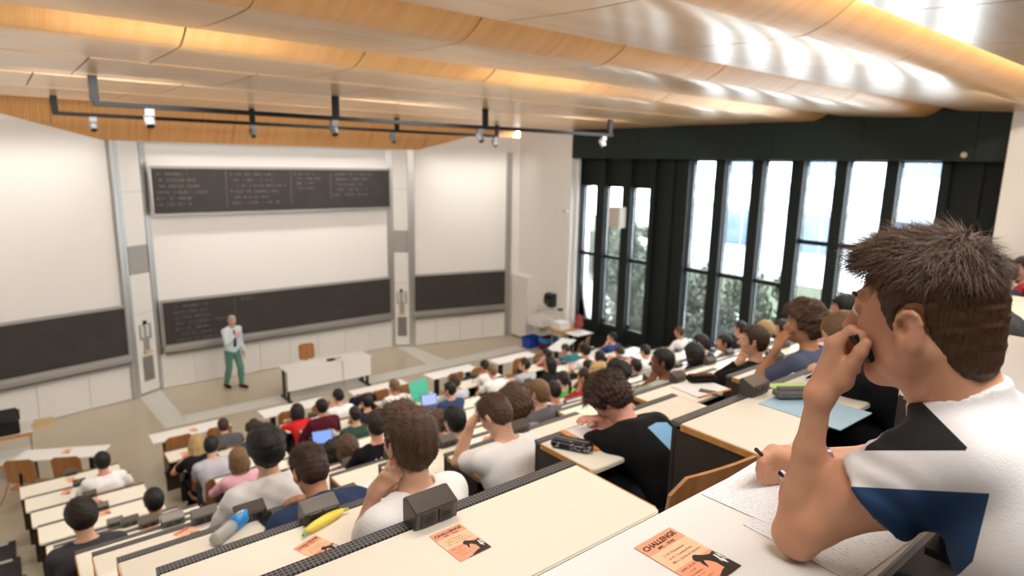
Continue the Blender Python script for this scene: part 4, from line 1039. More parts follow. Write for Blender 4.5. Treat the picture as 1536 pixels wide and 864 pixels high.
# marker at the mouth and pen under the right hand
mk = empty('marker_pen', at(1291, 520, 1.022), 'black marker pen held at the mouth of the foreground student', 'pen')
a, b = at(1280, 502, 1.022)-mk.location, at(1306, 540, 1.030)-mk.location
m = MB(); m.tube([a, a.lerp(b, .62)], .0078, 14); m.build('barrel', BLACK, mk); m = MB(); m.tube([a.lerp(b, .64), b], [.0086, .0082], 14); m.build('cap', mat('black rubber cap', (.012, .012, .012), .35), mk)
pn = empty('ballpoint_pen', onz(1150, 690, 4.63), 'black and silver ballpoint pen under the writing hand of the foreground student', 'pen')
a, b = onz(1134, 674, 4.672)-pn.location, onz(1176, 716, 4.582)-pn.location
m = MB(); m.tube([a, a.lerp(b, .9), b], [.0042, .0046, .0012], 10); m.build('barrel', BLACK, pn); m = MB(); m.tube([a.lerp(b, .55), a.lerp(b, .72)], .0052, 10); m.build('clip', mat('chrome', (.7, .7, .7), .15, 1.), pn)
add_chair(O5.x+.02, O5.y+.02, FZ, 'plywood chair under the foreground student')
# ------------------------------------------------------------------ the audience
# id, pixel of the head in the photo, row, head yaw/pitch, arms, hair, style, top colour, sleeve, extras, label
S_ = 'short'; L_ = 'long'
PEOPLE = [
 (1, 153, 690, 'K', 5, 5, 'desk', 'desk', 'black', 'short', 'e9e7e5', S_, {}, 'black-haired student in white T-shirt alone in the leftmost desk column'),
 (2, 122, 772, 'F', 12, 22, 'fold', 'write', 'dark', 'full', '3d3c40', S_, dict(lean=(14, 30)), 'curly dark-haired student in charcoal T-shirt at the lower left desk ends'),
 (3, 231, 752, 'H', 0, 12, 'write', 'desk', 'black', 'short', '4a5468', S_, {}, 'dark-haired student in slate blue shirt behind the left socket boxes'),
 (4, 335, 640, 'M', -8, 20, 'fold', 'write', 'brown', 'crop', '55565a', L_, dict(lean=(20, 40), hood=True), 'brown-haired student in grey hoodie bent over the second row desk'),
 (5, 381, 643, 'K', -10, 25, 'write', 'desk', 'brown', 'curly', '34445e', L_, dict(lean=(24, 44)), 'curly brown-haired student in navy top beside the grey hoodie'),
 (6, 296, 670, 'K', -15, 28, 'desk', 'write', 'blond', 'long', '17171a', S_, dict(lean=(26, 44), fem=True), 'long blonde-haired student in black T-shirt leaning on the desk end'),
 (7, 317, 667, 'J', -20, 18, 'fold', 'write', 'black', 'short', 'b4b3bb', S_, dict(lean=(22, 44)), 'black-haired student in pale grey T-shirt leaning far forward'),
 (8, 358, 687, 'I', -5, 10, 'write', 'desk', 'light', 'bob', 'dfa9b4', L_, dict(fem=True), 'light brown-haired student in pink jumper left of the big white hoodie'),
 (9, 398, 669, 'D', 4, 5, 'desk', 'desk', 'black', 'full', 'd2cfcc', L_, dict(hood=True), 'black-haired student in pale grey-white hoodie, back turned, by a socket box'),
 (10, 446, 618, 'M', -14, 22, 'write', 'fold', 'dark', 'bob', 'd3262b', S_, dict(fem=True), 'dark-haired student in bright red T-shirt in the second row'),
 (11, 482, 609, 'K', 2, 8, 'desk', 'write', 'black', 'short', '4f1522', L_, dict(hood=True), 'dark-haired student in maroon hoodie behind the red T-shirt'),
 (12, 507, 593, 'M', 10, 15, 'cheek', 'write', 'black', 'short', 'e9e7e5', S_, dict(print=1), 'dark-haired student in white T-shirt with pink back print, hand on cheek'),
 (13, 591, 578, 'M', 22, 8, 'write', 'desk', 'light', 'short', 'e9e7e5', S_, {}, 'light brown-haired student in white T-shirt beside the turquoise folder'),
 (14, 549, 601, 'K', 15, 5, 'cheek', 'write', 'black', 'short', '20253a', S_, {}, 'black-haired student in dark navy top, cheek on hand, behind the draped jacket'),
 (15, 532, 620, 'J', 0, 8, 'desk', 'write', 'dark', 'crop', '2f4a3e', S_, {}, 'dark-haired student in bottle green T-shirt'),
 (16, 563, 634, 'F', -4, 6, 'write', 'desk', 'dark', 'short', '101012', S_, dict(jersey=1), 'dark-haired student in black jersey with white lettering and patch'),
 (17, 613, 655, 'B', 6, 2, 'nape', 'write', 'mid', 'tuft', 'e9e7e5', S_, dict(near=1, twist=20, side=4), 'brown-haired student in white T-shirt, hand on neck, by the nearest socket box'),
 (18, 463, 699, 'C', 10, 30, 'fold', 'write', 'brown', 'crop', '2a3a58', L_, dict(lean=(24, 40), hood=True, near=1), 'close-cropped brown-haired student in navy hoodie hunched over near the banana'),
 (19, 499, 678, 'H', 20, 12, 'desk', 'write', 'dark', 'long', '27303a', L_, dict(fem=True), 'long dark-haired student behind the open tablet'),
 (20, 521, 671, 'G', -4, 10, 'write', 'desk', 'mid', 'bob', '3c3833', L_, dict(fem=True), 'mid brown-haired student left of the black jersey'),
 (21, 674, 583, 'J', 25, 6, 'desk', 'write', 'black', 'short', '2f4468', S_, {}, 'black-haired student in blue T-shirt looking left beside the open laptop'),
 (22, 682, 572, 'K', 5, 12, 'write', 'desk', 'brown', 'short', 'b9bac0', L_, dict(hood=True), 'brown-haired student in light grey hoodie in front of the blue T-shirt'),
 (23, 727, 551, 'M', 5, 25, 'write', 'desk', 'black', 'short', 'e9e7e5', S_, dict(lean=(20, 40)), 'black-haired student in white T-shirt bent beside the blue backpack'),
 (24, 738, 556, 'K', 10, 20, 'write', 'desk', 'light', 'crop', 'e9e7e5', S_, dict(lean=(20, 40)), 'sandy-haired student in loose white T-shirt right of the blue backpack'),
 (25, 681, 628, 'E', 0, 3, 'desk', 'write', 'black', 'short', 'c6c9d0', L_, dict(collar=True, scarf=1), 'black-haired student in pale jacket with mustard collar'),
 (26, 657, 640, 'G', 20, 10, 'write', 'desk', 'mid', 'curly', '6b5a54', L_, {}, 'brown curly-haired student half hidden behind the near white T-shirt'),
 (27, 742, 626, 'C', 18, 38, 'brow', 'lap', 'mid', 'crop', 'e9e7e5', S_, dict(lean=(22, 40), near=1), 'brown-haired student in white T-shirt with forehead resting on hand'),
 (28, 770, 606, 'D', -6, 12, 'write', 'desk', 'mid', 'fluffy', '8c8a88', S_, {}, 'bushy brown-haired student behind the head resting on a hand'),
 (29, 790, 590, 'F', 8, 8, 'desk', 'write', 'mid', 'long', '7a5e48', L_, dict(fem=True), 'long brown-haired student left of the charcoal hoodie'),
 (30, 807, 587, 'E', 14, 12, 'write', 'temple', 'light', 'short', '5a5a5e', L_, dict(hood=True), 'light brown-haired student in charcoal hoodie, hand at temple'),
 (31, 830, 592, 'G', 0, 10, 'desk', 'write', 'dark', 'short', 'c9c4b8', S_, {}, 'dark-haired student mostly hidden right of the charcoal hoodie'),
 (32, 845, 567, 'H', -6, 8, 'desk', 'write', 'dark', 'ponytail', '5fae4c', S_, dict(fem=True), 'student with long dark ponytail and bright green top'),
 (33, 877, 564, 'G', 20, 15, 'chin', 'write', 'dark', 'crop', 'a5232f', L_, {}, 'dark-haired student in deep red jumper with hand at mouth'),
 (34, 898, 560, 'F', -5, 8, 'desk', 'write', 'blond', 'curly', 'b8a890', L_, {}, 'curly blond-haired student among dark heads'),
 (35, 926, 558, 'E', 0, 8, 'write', 'desk', 'black', 'curly', '37363a', S_, {}, 'big dark-haired student right of the blond curls'),
 (36, 914, 594, 'B', 22, 55, 'fold', 'fold', 'brown', 'curly', '0e0e11', S_, dict(lean=(44, 56), near=1, blue=1), 'curly-haired student in black T-shirt with blue print slumped on crossed arms'),
 (37, 787, 546, 'K', 28, 2, 'desk', 'write', 'dark', 'short', 'b2b4b8', S_, {}, 'dark-haired student in grey T-shirt in profile by an empty chair'),
 (38, 825, 545, 'J', 24, 4, 'desk', 'write', 'black', 'long', '1c1d22', S_, dict(fem=True), 'long black-haired student in black top in profile'),
 (39, 820, 531, 'M', 8, 15, 'write', 'desk', 'dark', 'short', '8c4a44', S_, {}, 'dark-haired student at the far right of the second row, in rusty red'),
 (40, 848, 535, 'M', 20, 35, 'fold', 'write', 'brown', 'short', '2b7482', S_, dict(lean=(26, 50)), 'brown-haired student in teal T-shirt bent low'),
 (41, 877, 525, 'K', 5, 10, 'desk', 'write', 'black', 'curly', 'e9e7e5', S_, {}, 'curly black-haired student in white T-shirt behind the turned white table'),
 (42, 899, 536, 'J', 0, 8, 'write', 'desk', 'black', 'long', '3a1f24', S_, dict(fem=True), 'long black-haired student in dark plum top'),
 (43, 929, 532, 'J', 0, 10, 'desk', 'write', 'brown', 'short', 'd9a9a0', S_, {}, 'brown-haired student in salmon T-shirt below the first windows'),
 (44, 918, 505, 'M', 35, 0, 'cheek', 'write', 'black', 'short', '3a4f86', S_, {}, 'black-haired student in blue T-shirt, hand on face, against the window sill'),
 (45, 882, 549, 'I', 0, 10, 'desk', 'write', 'black', 'short', '4a4a50', S_, {}, 'short black-haired student left of the blond curls'),
 (48, 1019, 497, 'J', 15, 5, 'desk', 'write', 'mid', 'short', 'e9e7e5', S_, {}, 'brown-haired student in white T-shirt against the dark wall between windows'),
 (49, 967, 526, 'I', 5, 20, 'desk', 'write', 'black', 'short', 'e9e7e5', S_, dict(lean=(18, 40)), 'black-haired student in white T-shirt bent over papers left of the sage shirt'),
 (50, 993, 540, 'D', 38, 4, 'chin', 'write', 'black', 'crop', '9aa596', S_, dict(skin='brown'), 'dark-skinned student in sage T-shirt with hand at mouth'),
 (51, 1040, 538, 'E', -10, 12, 'desk', 'write', 'black', 'bob', 'b08d80', L_, dict(fem=True), 'student with thick black bob right of the sage shirt'),
 (52, 1051, 513, 'F', 10, 10, 'desk', 'write', 'dark', 'short', '2a3044', L_, {}, 'dark-haired student in navy jacket behind the black bob'),
 (53, 1086, 513, 'F', 40, 2, 'desk', 'write', 'black', 'short', '3a3a40', S_, {}, 'dark-haired student in grey top in profile left of the black jacket'),
 (55, 1096, 508, 'H', 10, 4, 'desk', 'write', 'black', 'short', 'd9c9c4', S_, {}, 'dark head peeping out behind the profile in grey'),
 (56, 1110, 491, 'G', 5, 2, 'desk', 'write', 'black', 'short', '23262b', S_, {}, 'black-haired student sitting tall at the foot of a window mullion'),
 (57, 1130, 508, 'C', 30, 3, 'chin', 'write', 'brown', 'short', '121216', L_, dict(watch=1), 'brown-haired student in black jacket with fist at chin and watch'),
 (58, 1147, 493, 'E', 10, 4, 'desk', 'write', 'blond', 'short', '5a6a50', S_, {}, 'blond student behind the black jacket'),
 (59, 1171, 491, 'F', 42, 2, 'desk', 'write', 'dark', 'bob', '20402f', L_, dict(fem=True), 'dark-haired student in dark green jumper in profile near the windows'),
 (60, 1206, 482, 'B', 25, 8, 'temple', 'write', 'mid', 'fluffy', '57617c', S_, dict(lean=(12, 20), watch=1, skin='tan'), 'bushy brown-haired student in grey-blue T-shirt, head propped on hand'),
 (61, 1267, 465, 'B', 22, 2, 'cheek', 'write', 'black', 'short', 'e3ccd2', S_, dict(lean=(28, 38), collar=True), 'black-haired student in pale pink shirt behind the foreground forehead'),
 (62, 1262, 530, 'A', 8, 42, 'fold', 'fold', 'light', 'buzz', '0d0d10', L_, dict(lean=(36, 50), near=1), 'buzz-cut student in black jumper writing at the desk with blue folder'),
 (63, 953, 552, 'H', 0, 8, 'desk', 'write', 'dark', 'short', '6a5c55', S_, {}, 'short dark-haired student directly left of the sage shirt'),
 (64, 1508, 407, 'B', 60, 5, 'desk', 'write', 'brown', 'short', '2c3050', L_, {}, 'brown-haired student in navy at the far right, face turned sideways'),
 (65, 1535, 405, 'B', 40, 15, 'desk', 'write', 'dark', 'short', 'c0202c', L_, {}, 'dark-haired student in red jumper at the right picture edge'),
 (66, 1462, 450, 'A', 5, 35, 'fold', 'write', 'dark', 'short', '3a3c40', S_, dict(lean=(24, 44)), 'student with broad charcoal T-shirt back beyond the foreground head'),
]
PINFO = {}
def place(pid, px, py, row, hy, hp, la, ra, opt):
    Yb, zt = ROW[row]; zf = zt-.75; best = None; up = la in ('chin', 'cheek', 'temple', 'brow', 'nape'); lo, hi = opt.get('lean', (4, 56)); pref = lo+4 if 'lean' in opt else (14 if up else 10)
    for lean in range(lo, hi+1, 2):
        P = make_pose(lean=lean, hyaw=hy, hpitch=hp, larm=la, rarm=ra, fem=opt.get('fem', False), twist=opt.get('twist', 0), side=opt.get('side', 0))
        Yh = Yb-.62+P.head.y; q = ony(px, py, Yh); err = max(0, abs(q.z-(zf+P.head.z+.015))-.085)*20+abs(lean-pref)/60
        if best is None or err < best[0]: best = (err, lean, q.z-(zf+P.head.z+.015))
    err, lean, dz = best; tall = 0.
    for _ in range(3):
        P = make_pose(lean=lean, hyaw=hy, hpitch=hp, larm=la, rarm=ra, fem=opt.get('fem', False), twist=opt.get('twist', 0), side=opt.get('side', 0), tall=tall)
        q = ony(px, py, Yb-.62+P.head.y); e = q.z-(zf+P.head.z+.015); tall = max(-.09, min(.10, tall+e))
    P = make_pose(lean=lean, hyaw=hy, hpitch=hp, larm=la, rarm=ra, fem=opt.get('fem', False), twist=opt.get('twist', 0), side=opt.get('side', 0), tall=tall)
    q = ony(px, py, Yb-.62+P.head.y)
    return P, V((q.x-P.head.x, Yb-.62, zf)), lean, tall
def brief(lab, n):
    w = lab.split()
    if len(w) > n: w = w[:n]
    while w[-1].lower() in ('the', 'a', 'of', 'on', 'in', 'with', 'and', 'by', 'at', 'to', 'under', 'behind', 'beside', 'against', 'right', 'left', 'dark', 'low', 'resting', 'near', 'between', 'far', 'from', 'out', 'white', 'black', 'long', 'grey', 'an', 'desk', 'back'): w.pop()
    return ' '.join(w).rstrip(',')
for (pid, px, py, row, hy, hp, la, ra, hair, hs, col, sl, opt, lab) in PEOPLE:
    P, at, lean, dz = place(pid, px, py, row, hy, hp, la, ra, opt)
    near = opt.get('near'); h = .008 if near else (.0105 if row in 'ABCD' else .0135)
    sk = opt.get('skin', ['fair', 'pink', 'fair', 'tan', 'fair'][pid % 5])
    o, s, hr = person(at, lab, P, hair, hs, col, sl, sk, trousers=['1f2530', '2b3a55', '17181b', '3a3d44'][pid % 4], hood=opt.get('hood', False), collar=opt.get('collar', False), h=h, seed=pid)
    if near: strands(hr, P, 5200 if hs != 'buzz' else 1500, .030 if hs != 'buzz' else .006, pid, None, .0013)
    elif row in 'ABCDEFG' and hs != 'buzz': strands(hr, P, 2600 if row in 'ABCD' else 1600, .028, pid, None, .0014 if row in 'ABCD' else .002)
    PINFO[pid] = (o, P, at, s)
    add_chair(at.x, at.y+.015, ROW[row][1]-.75, 'plywood chair under the %s' % brief(lab, 12), dark=row in 'AN')
    if opt.get('scarf'):
        m = MB(); m.tube([P.neck+P.R @ V((.072*math.cos(a), -.005+.078*math.sin(a), .012+.012*math.sin(a))) for a in np.linspace(0, 2*PI, 17)], .022, 8); m.build('scarf', cloth('c98f35'), o, smooth=True)
    if opt.get('watch'):
        w = P.wrl; e = P.ell; d = (w-e).normalized(); c = w-d*.03; u = d.cross(V((0, 1, .3))).normalized(); n = d.cross(u); m = MB(); m.tube([c+(u*math.cos(a)+n*math.sin(a))*.031 for a in np.linspace(0, 2*PI, 17)], .004, 6)
        m.lathe([(.016, -.004), (.016, .004)], c-n*.034, 12, (-n).to_track_quat('Z', 'Y').to_matrix()); m.build('wristwatch', mat('steel', (.6, .6, .6), .25, .9), o)
# the lecturer
P = make_pose(lean=4, hyaw=-8, hpitch=20, larm='hang', rarm='chest', stand=True)
lf = onz(352, 581, 0)
o, s, hr = person((lf.x, lf.y, 0), 'balding grey-haired person in pale shirt, dark tie and green trousers standing by the blackboard', P, 'grey', 'buzz', 'cdd8dd', 'long', 'pink', '5a8377', '3a1f14', collar=True, h=.009, group=None, cat='person', rz=math.radians(-162))
m = MB(); tp = [P.tor(0, .085, .475), P.tor(0, .118, .40), P.tor(0, .128, .25), P.tor(0, .122, .08)]
vs = []; 
for p, w in zip(tp, (.016, .02, .03, .036)): vs += [p+V((-w, .006, 0)), p+V((w, .006, 0)), p+V((w, -.006, 0)), p+V((-w, -.006, 0))]
m.add(vs, [(4*i+a, 4*i+(a+1) % 4, 4*i+4+(a+1) % 4, 4*i+4+a) for i in range(3) for a in range(4)]+[(3, 2, 1, 0), (12, 13, 14, 15)]); m.build('necktie', cloth('1c2a48'), o)
# ------------------------------------------------------------------ lights on tracks
LAMP = mat('pale grey lamp housing', (.15, .148, .143), .5); TRK = mat('matt black track', (.006, .006, .006), .7, spec=.15); LENS = mat('lamp lens', (.02, .02, .02), .15)
for q, (xa, xb, y, z, drops, lamps) in enumerate(((.98, 9.85, 9.0, 5.845, (1.0, 3.95, 6.65, 9.78), (1.55, 3.92, 6.55, 9.6)), (.80, 9.58, 12.45, 5.885, (.84, 3.83, 6.84, 9.55), (1.33, 3.83, 6.75, 9.5)))):
    w_ = ('near', 'far')[q]
    t = empty('lighting_track', (xa, y, z), 'black %s lighting track hanging below the timber ceiling' % ('longer, nearer' if q == 0 else 'shorter track near the soffit,'), 'lighting track', 'black lighting tracks')
    MB().box(0, xb-xa, -.035, .035, -.03, .03).build('track_bar', TRK, t)
    for dx in drops: MB().box(dx-xa-.045, dx-xa+.045, -.03, .03, .03, 6.17-z).build('hanger', TRK, t)
    for i, lx in enumerate(lamps):
        s = empty('spotlight', (lx, y, z-.03), 'pale spotlight, %s from the left on the %s lighting track' % (ORD['M'] if i == 1 else ('first', '', 'third', 'fourth')[i], 'nearer' if q == 0 else 'farther'), 'spotlight', 'spotlights on the tracks')
        R = Matrix.Rotation(math.radians(-35), 3, 'X')
        MB().box(-.05, .05, -.04, .04, -.08, 0).build('adapter', LAMP, s)
        m = MB(); m.lathe([(.02, -.09), (.05, -.085), (.06, -.01), (.06, .06), (.05, .08)], (0, .02, -.13), 18, R); m.build('lamp_head', LAMP, s)
        m = MB(); m.lathe([(.045, -.094), (.045, -.088)], (0, .02, -.13), 18, R); m.build('lens', LENS, s)
# ------------------------------------------------------------------ stage furniture
t = empty('lecturer_table', (5.45, 13.43, 0), 'long white lecturer table with deep front panel, on the stage floor', 'table')
MB().box(-1.0, 1.02, -.26, .26, .705, .735).build('tabletop', PANEL, t, bevel=.006)
MB().box(-.98, 1.0, -.255, -.235, .27, .705).build('front_panel', PANEL, t)
for x in (-.93, .95): MB().box(x-.025, x+.025, -.16, -.11, .03, .70).box(x-.025, x+.025, .11, .16, .03, .70).box(x-.03, x+.03, -.30, .30, 0, .035).build('leg', BLACKM, t)
add_chair(5.35, 14.15, 0, 'light wooden chair behind the long lecturer table', PI)
t = empty('power_adapter', (5.57, 13.36, .735), 'black adapter with a grey cable on the lecturer table', 'adapter')
MB().box(-.11, .06, -.05, .05, 0, .045).build('case', BLACK, t, bevel=.01)
m = MB(); m.tube([(.05, -.02, .02), (.12, -.12, .01), (.16, -.205, .004), (.165, -.215, -.05), (.17, -.215, -.3), (.19, -.21, -.6), (.25, -.25, -.72)], .006, 8); m.build('cable', mat('grey cable', (.3, .3, .32), .5), t)
tag(MB().box(0, .17, -.012, .012, 0, .012).build('red_pen', mat('red plastic', (.5, .06, .05), .4), None, loc=(5.66, 13.45, .735)), 'red pen lying on the lecturer table', 'pen')
def sheet(x, y, z, label, w=.21, h=.297, rz=0., mat_=None, group=None, name='paper_sheet', th=.0012):
    o = MB().box(-w/2, w/2, -h/2, h/2, 0, th).build(name, mat_ or PAPER, None, loc=(x, y, z)); o.rotation_euler[2] = rz; tag(o, label, 'paper', group); return o
def papermat(nm, lines):
    m, nt, b = _nt(nm); tc = N(nt, 'ShaderNodeTexCoord'); sp = N(nt, 'ShaderNodeSeparateXYZ'); nt.links.new(tc.outputs['Object'], sp.inputs[0])
    a = N(nt, 'ShaderNodeMath', operation='DIVIDE'); a.inputs[1].default_value = .011; nt.links.new(sp.outputs['Y'], a.inputs[0])
    f = N(nt, 'ShaderNodeMath', operation='FRACT'); nt.links.new(a.outputs[0], f.inputs[0])
    g = N(nt, 'ShaderNodeMath', operation='LESS_THAN'); g.inputs[1].default_value = .3; nt.links.new(f.outputs[0], g.inputs[0])
    nz = N(nt, 'ShaderNodeTexNoise', Scale=170., Detail=2.); nt.links.new(tc.outputs['Object'], nz.inputs['Vector']); g2 = N(nt, 'ShaderNodeMath', operation='GREATER_THAN'); g2.inputs[1].default_value = .55; nt.links.new(nz.outputs['Fac'], g2.inputs[0])
    mu = N(nt, 'ShaderNodeMath', operation='MULTIPLY'); nt.links.new(g.outputs[0], mu.inputs[0]); nt.links.new(g2.outputs[0], mu.inputs[1]); m3 = N(nt, 'ShaderNodeMath', operation='MULTIPLY'); m3.inputs[1].default_value = .38; nt.links.new(mu.outputs[0], m3.inputs[0])
    mx = N(nt, 'ShaderNodeMix', data_type='RGBA'); mx.inputs[6].default_value = (.80, .80, .81, 1); mx.inputs[7].default_value = (.22, .23, .32, 1); nt.links.new(m3.outputs[0], mx.inputs[0]); nt.links.new(mx.outputs[2], b.inputs['Base Color']); b.inputs['Roughness'].default_value = .7; return m
PAPER = mat('white paper', (.80, .80, .81), .7, var=.01); NOTES = papermat('paper with handwriting', 1)
sheet(5.05, 13.45, .735, 'white sheet on the left end of the lecturer table', .4, .28)
# sink corner
t = empty('wash_basin', (12.2, 13.42, .62), 'white wall-hung wash basin with tap', 'sink')
m = MB(); m.box(-.46, 0, -.30, .30, 0, .03); m.box(-.46, -.42, -.30, .30, .03, .22); m.box(-.06, 0, -.3, .3, .03, .22); m.box(-.42, -.06, -.3, -.26, .03, .22); m.box(-.42, -.06, .26, .3, .03, .22); m.build('basin', PANEL, t, bevel=.01)
m = MB(); m.tube([(-.02, 0, .42), (-.12, 0, .44), (-.2, 0, .40)], .014, 10); m.build('tap', mat('chrome', (.7, .7, .7), .15, 1.), t)
m = MB(); m.tube([(-.2, 0, 0), (-.2, 0, -.16), (-.02, 0, -.2)], .025, 10); m.build('drain_pipe', ALU, t)
t = empty('soap_dispenser', (12.2, 13.72, .98), 'small white soap dispenser above the wash basin', 'soap dispenser'); MB().box(-.09, 0, -.05, .05, 0, .18).build('case', PANEL, t, bevel=.012); MB().box(-.10, -.02, -.02, .02, -.03, 0).build('nozzle', GREYP, t)
t = empty('towel_dispenser', (12.204, 13.14, 1.22), 'glossy black paper towel dispenser on the white wall above the sink', 'towel dispenser')
m = MB(); pr = [(0, 0), (-.10, .0), (-.20, .06), (-.22, .2), (-.19, .34), (-.08, .38), (0, .38)]; vs = [(p[0], y, p[1]) for y in (-.17, .17) for p in pr]; n = 7
m.add(vs, [tuple(range(n-1, -1, -1)), tuple(range(n, 2*n))]+[(i, (i+1) % n, n+(i+1) % n, n+i) for i in range(n)]); m.build('cover', mat('glossy black', (.015, .02, .022), .15), t, bevel=.015)
MB().box(-.16, -.02, -.12, .12, -.012, 0).build('towel_slot', BLACK, t)
t = empty('wall_cabinet', (12.2, 14.35, 0), 'tall white cabinet standing in the corner beside the sink', 'cabinet'); MB().box(-.24, 0, -.36, .36, .07, 1.95).build('case', PANEL, t, bevel=.006); MB().box(-.262, -.242, -.35, .35, .09, 1.93).build('door', PANEL, t, bevel=.004); MB().box(-.2, 0, -.34, .34, 0, .07).build('plinth', GREYP, t)
for i, (px, py, c, c2, lab, h_) in enumerate(((800, 520, '1c3f9a', '1c3f9a', 'open blue bin on the floor under the sink', .30), (826, 523, '5a1820', '2d7fc4', 'dark red bin with light blue bag beside the blue bin', .34))):
    p = onz(px, py, 0); t = empty('waste_bin', (p.x-.06+.0*i, p.y+.05, 0), lab, 'bin')
    m = MB(); m.prism(rrect(-.24, .24, -.17, .17, .06), 0, .012); 
    for z0, z1, a, b in ((0, h_, .9, 1.0),):
        pa = rrect(-.24*a, .24*a, -.17*a, .17*a, .06); pb = rrect(-.24, .24, -.17, .17, .06); n = len(pa); m.add([(x, y, 0) for x, y in pa]+[(x, y, h_) for x, y in pb], [(k, (k+1) % n, n+(k+1) % n, n+k) for k in range(n)])
    m.build('tub', mat('bin '+c, c, .4), t)
    pb = rrect(-.235, .235, -.165, .165, .06); pc = rrect(-.25, .25, -.18, .18, .06); m = MB(); n = len(pb); zz = h_-.12 if i else h_-.02; m.add([(x, y, zz) for x, y in pc]+[(x, y, h_+.012) for x, y in pc]+[(x, y, h_+.012) for x, y in pb], [(k, (k+1) % n, n+(k+1) % n, n+k) for k in range(n)]+[(n+k, n+(k+1) % n, 2*n+(k+1) % n, 2*n+k) for k in range(n)])
    m.build('bag_rim', mat('bin bag '+c2, c2, .5), t)
# projector trolley by the windows
t = empty('projector_trolley', (11.75, 12.2, 0), 'overhead projector trolley with wooden box and folding side shelf', 'trolley')
m = MB(); 
for x, y in ((-.22, -.2), (.22, -.2), (-.22, .2), (.22, .2)): m = MB(); m.tube([(x, y, .05), (x, y, .80)], .016, 8); m.build('leg', ALU, t)
MB().box(-.30, .30, -.26, .26, .72, .80).build('wooden_box', wood('pale wood', 'c2a878', 'd0b78a', (3, 12, 12)), t); MB().box(-.32, .32, -.28, .28, .80, .82).build('top_shelf', EDGE, t)
MB().box(.30, .42, -.62, -.10, .76, .785).box(-.2, .42, -.75, -.28, .77, .79).build('side_shelf', WHITEL, t)
t = empty('overhead_projector', (11.68, 12.2, .82), 'white overhead projector with arm on the wooden trolley', 'projector')
MB().box(-.2, .18, -.18, .18, 0, .20).build('body', PANEL, t, bevel=.01); m = MB(); m.tube([(.14, .14, .2), (.14, .14, .50), (0, .05, .52)], .012, 8); m.build('arm', ALU, t); MB().box(-.09, .05, -.02, .09, .50, .56).build('head', BLACK, t, bevel=.01)
t = empty('jacket', (12.1, 11.95, .83), 'reddish jacket heaped beside the overhead projector', 'jacket')
F = Field((-.2, -.2, -.06), (.25, .2, .45), .012); F.ell((0, 0, .1), (.12, .13, .12), .05); F.ell((.05, .02, .22), (.09, .09, .14), .05); F.cone((-.05, .05, .3), (-.08, .05, .36), .03, .02, .03); F.noise(.012, 30, 2); F.plane_cut((0, 0, 0), (0, 0, -1)); v, f = F.surf(); link('cloth_body', npmesh('cloth_body', v, f, cloth('9a4a44')), t)
t = empty('wall_speaker', (12.35, 10.95, 3.68), 'beige loudspeaker fixed to a window mullion', 'speaker'); MB().box(-.16, .12, -.19, .19, 0, .53).build('case', mat('beige plastic', (.62, .58, .52), .5), t, bevel=.02); MB().box(-.165, -.158, -.16, .16, .04, .49).build('speaker_cloth', mat('beige speaker cloth', (.52, .47, .40), .8), t); MB().box(.1, .2, -.04, .04, .2, .3).build('bracket', BLACK, t)
t = empty('motion_sensor', (12.204, 12.66, 3.95), 'small white sensor on the wall edge left of the windows', 'sensor'); MB().box(-.14, .0, -.09, .06, 0, .07).build('case', PANEL, t, bevel=.015); MB().box(-.15, -.13, -.05, .03, .015, .05).build('lens', GREYP, t)
t = empty('thermostat', (12.204, 3.53, 5.52), 'small pale round button on the dark green valance', 'thermostat'); m = MB(); m.lathe([(.035, 0), (.04, .02), (.03, .04)], (0, 0, 0), 16, Matrix.Rotation(-PI/2, 3, 'Y')); m.build('cap', mat('pale brass', (.55, .50, .38), .4), t); m = MB(); m.lathe([(.05, 0), (.05, .006)], (0, 0, 0), 16, Matrix.Rotation(-PI/2, 3, 'Y')); m.build('rose', GREYP, t)
# trolley with black bin at the left edge, red cable on the floor
t = empty('equipment_cart', (-.28, 12.75, 0), 'metal equipment cart with wooden shelves at the left edge', 'cart')
for x, y in ((-.55, -.3), (.28, -.3), (-.55, .3), (.28, .3)): m = MB(); m.tube([(x, y, .03), (x, y, .78)], .016, 8); m.build('leg', ALU, t)
for z in (.30, .76): MB().box(-.58, .31, -.33, .33, z, z+.02).build('shelf', WHITEL, t); 
m = MB(); m.box(-.58, .31, -.345, -.33, .74, .79).box(-.58, .31, -.345, -.33, .28, .33).build('shelf_edge', EDGE, t)
MB().box(.34, .62, -.20, .26, .765, .785).build('folding_flap', wood('pale wood', 'c2a878', 'd0b78a', (3, 12, 12)), t)
t = empty('storage_box', (-.34, 12.72, .78), 'black plastic box with glossy domed lid on the equipment cart', 'box'); MB().box(-.4, .22, -.25, .25, 0, .20).build('tub', BLACK, t, bevel=.015); MB().box(-.42, .24, -.27, .27, .205, .30).build('lid', mat('glossy dark lid', (.03, .03, .033), .15), t, bevel=.035)
m = MB(); pts = [onz(px, py, .006) for px, py in ((0, 680), (8, 700), (14, 718), (9, 740), (2, 755), (-12, 770))]; m.tube(pts, .007, 6); tag(m.build('extension_cable', mat('red cord', (.45, .12, .08), .5)), 'thin red power cord on the floor at the left edge', 'cord')
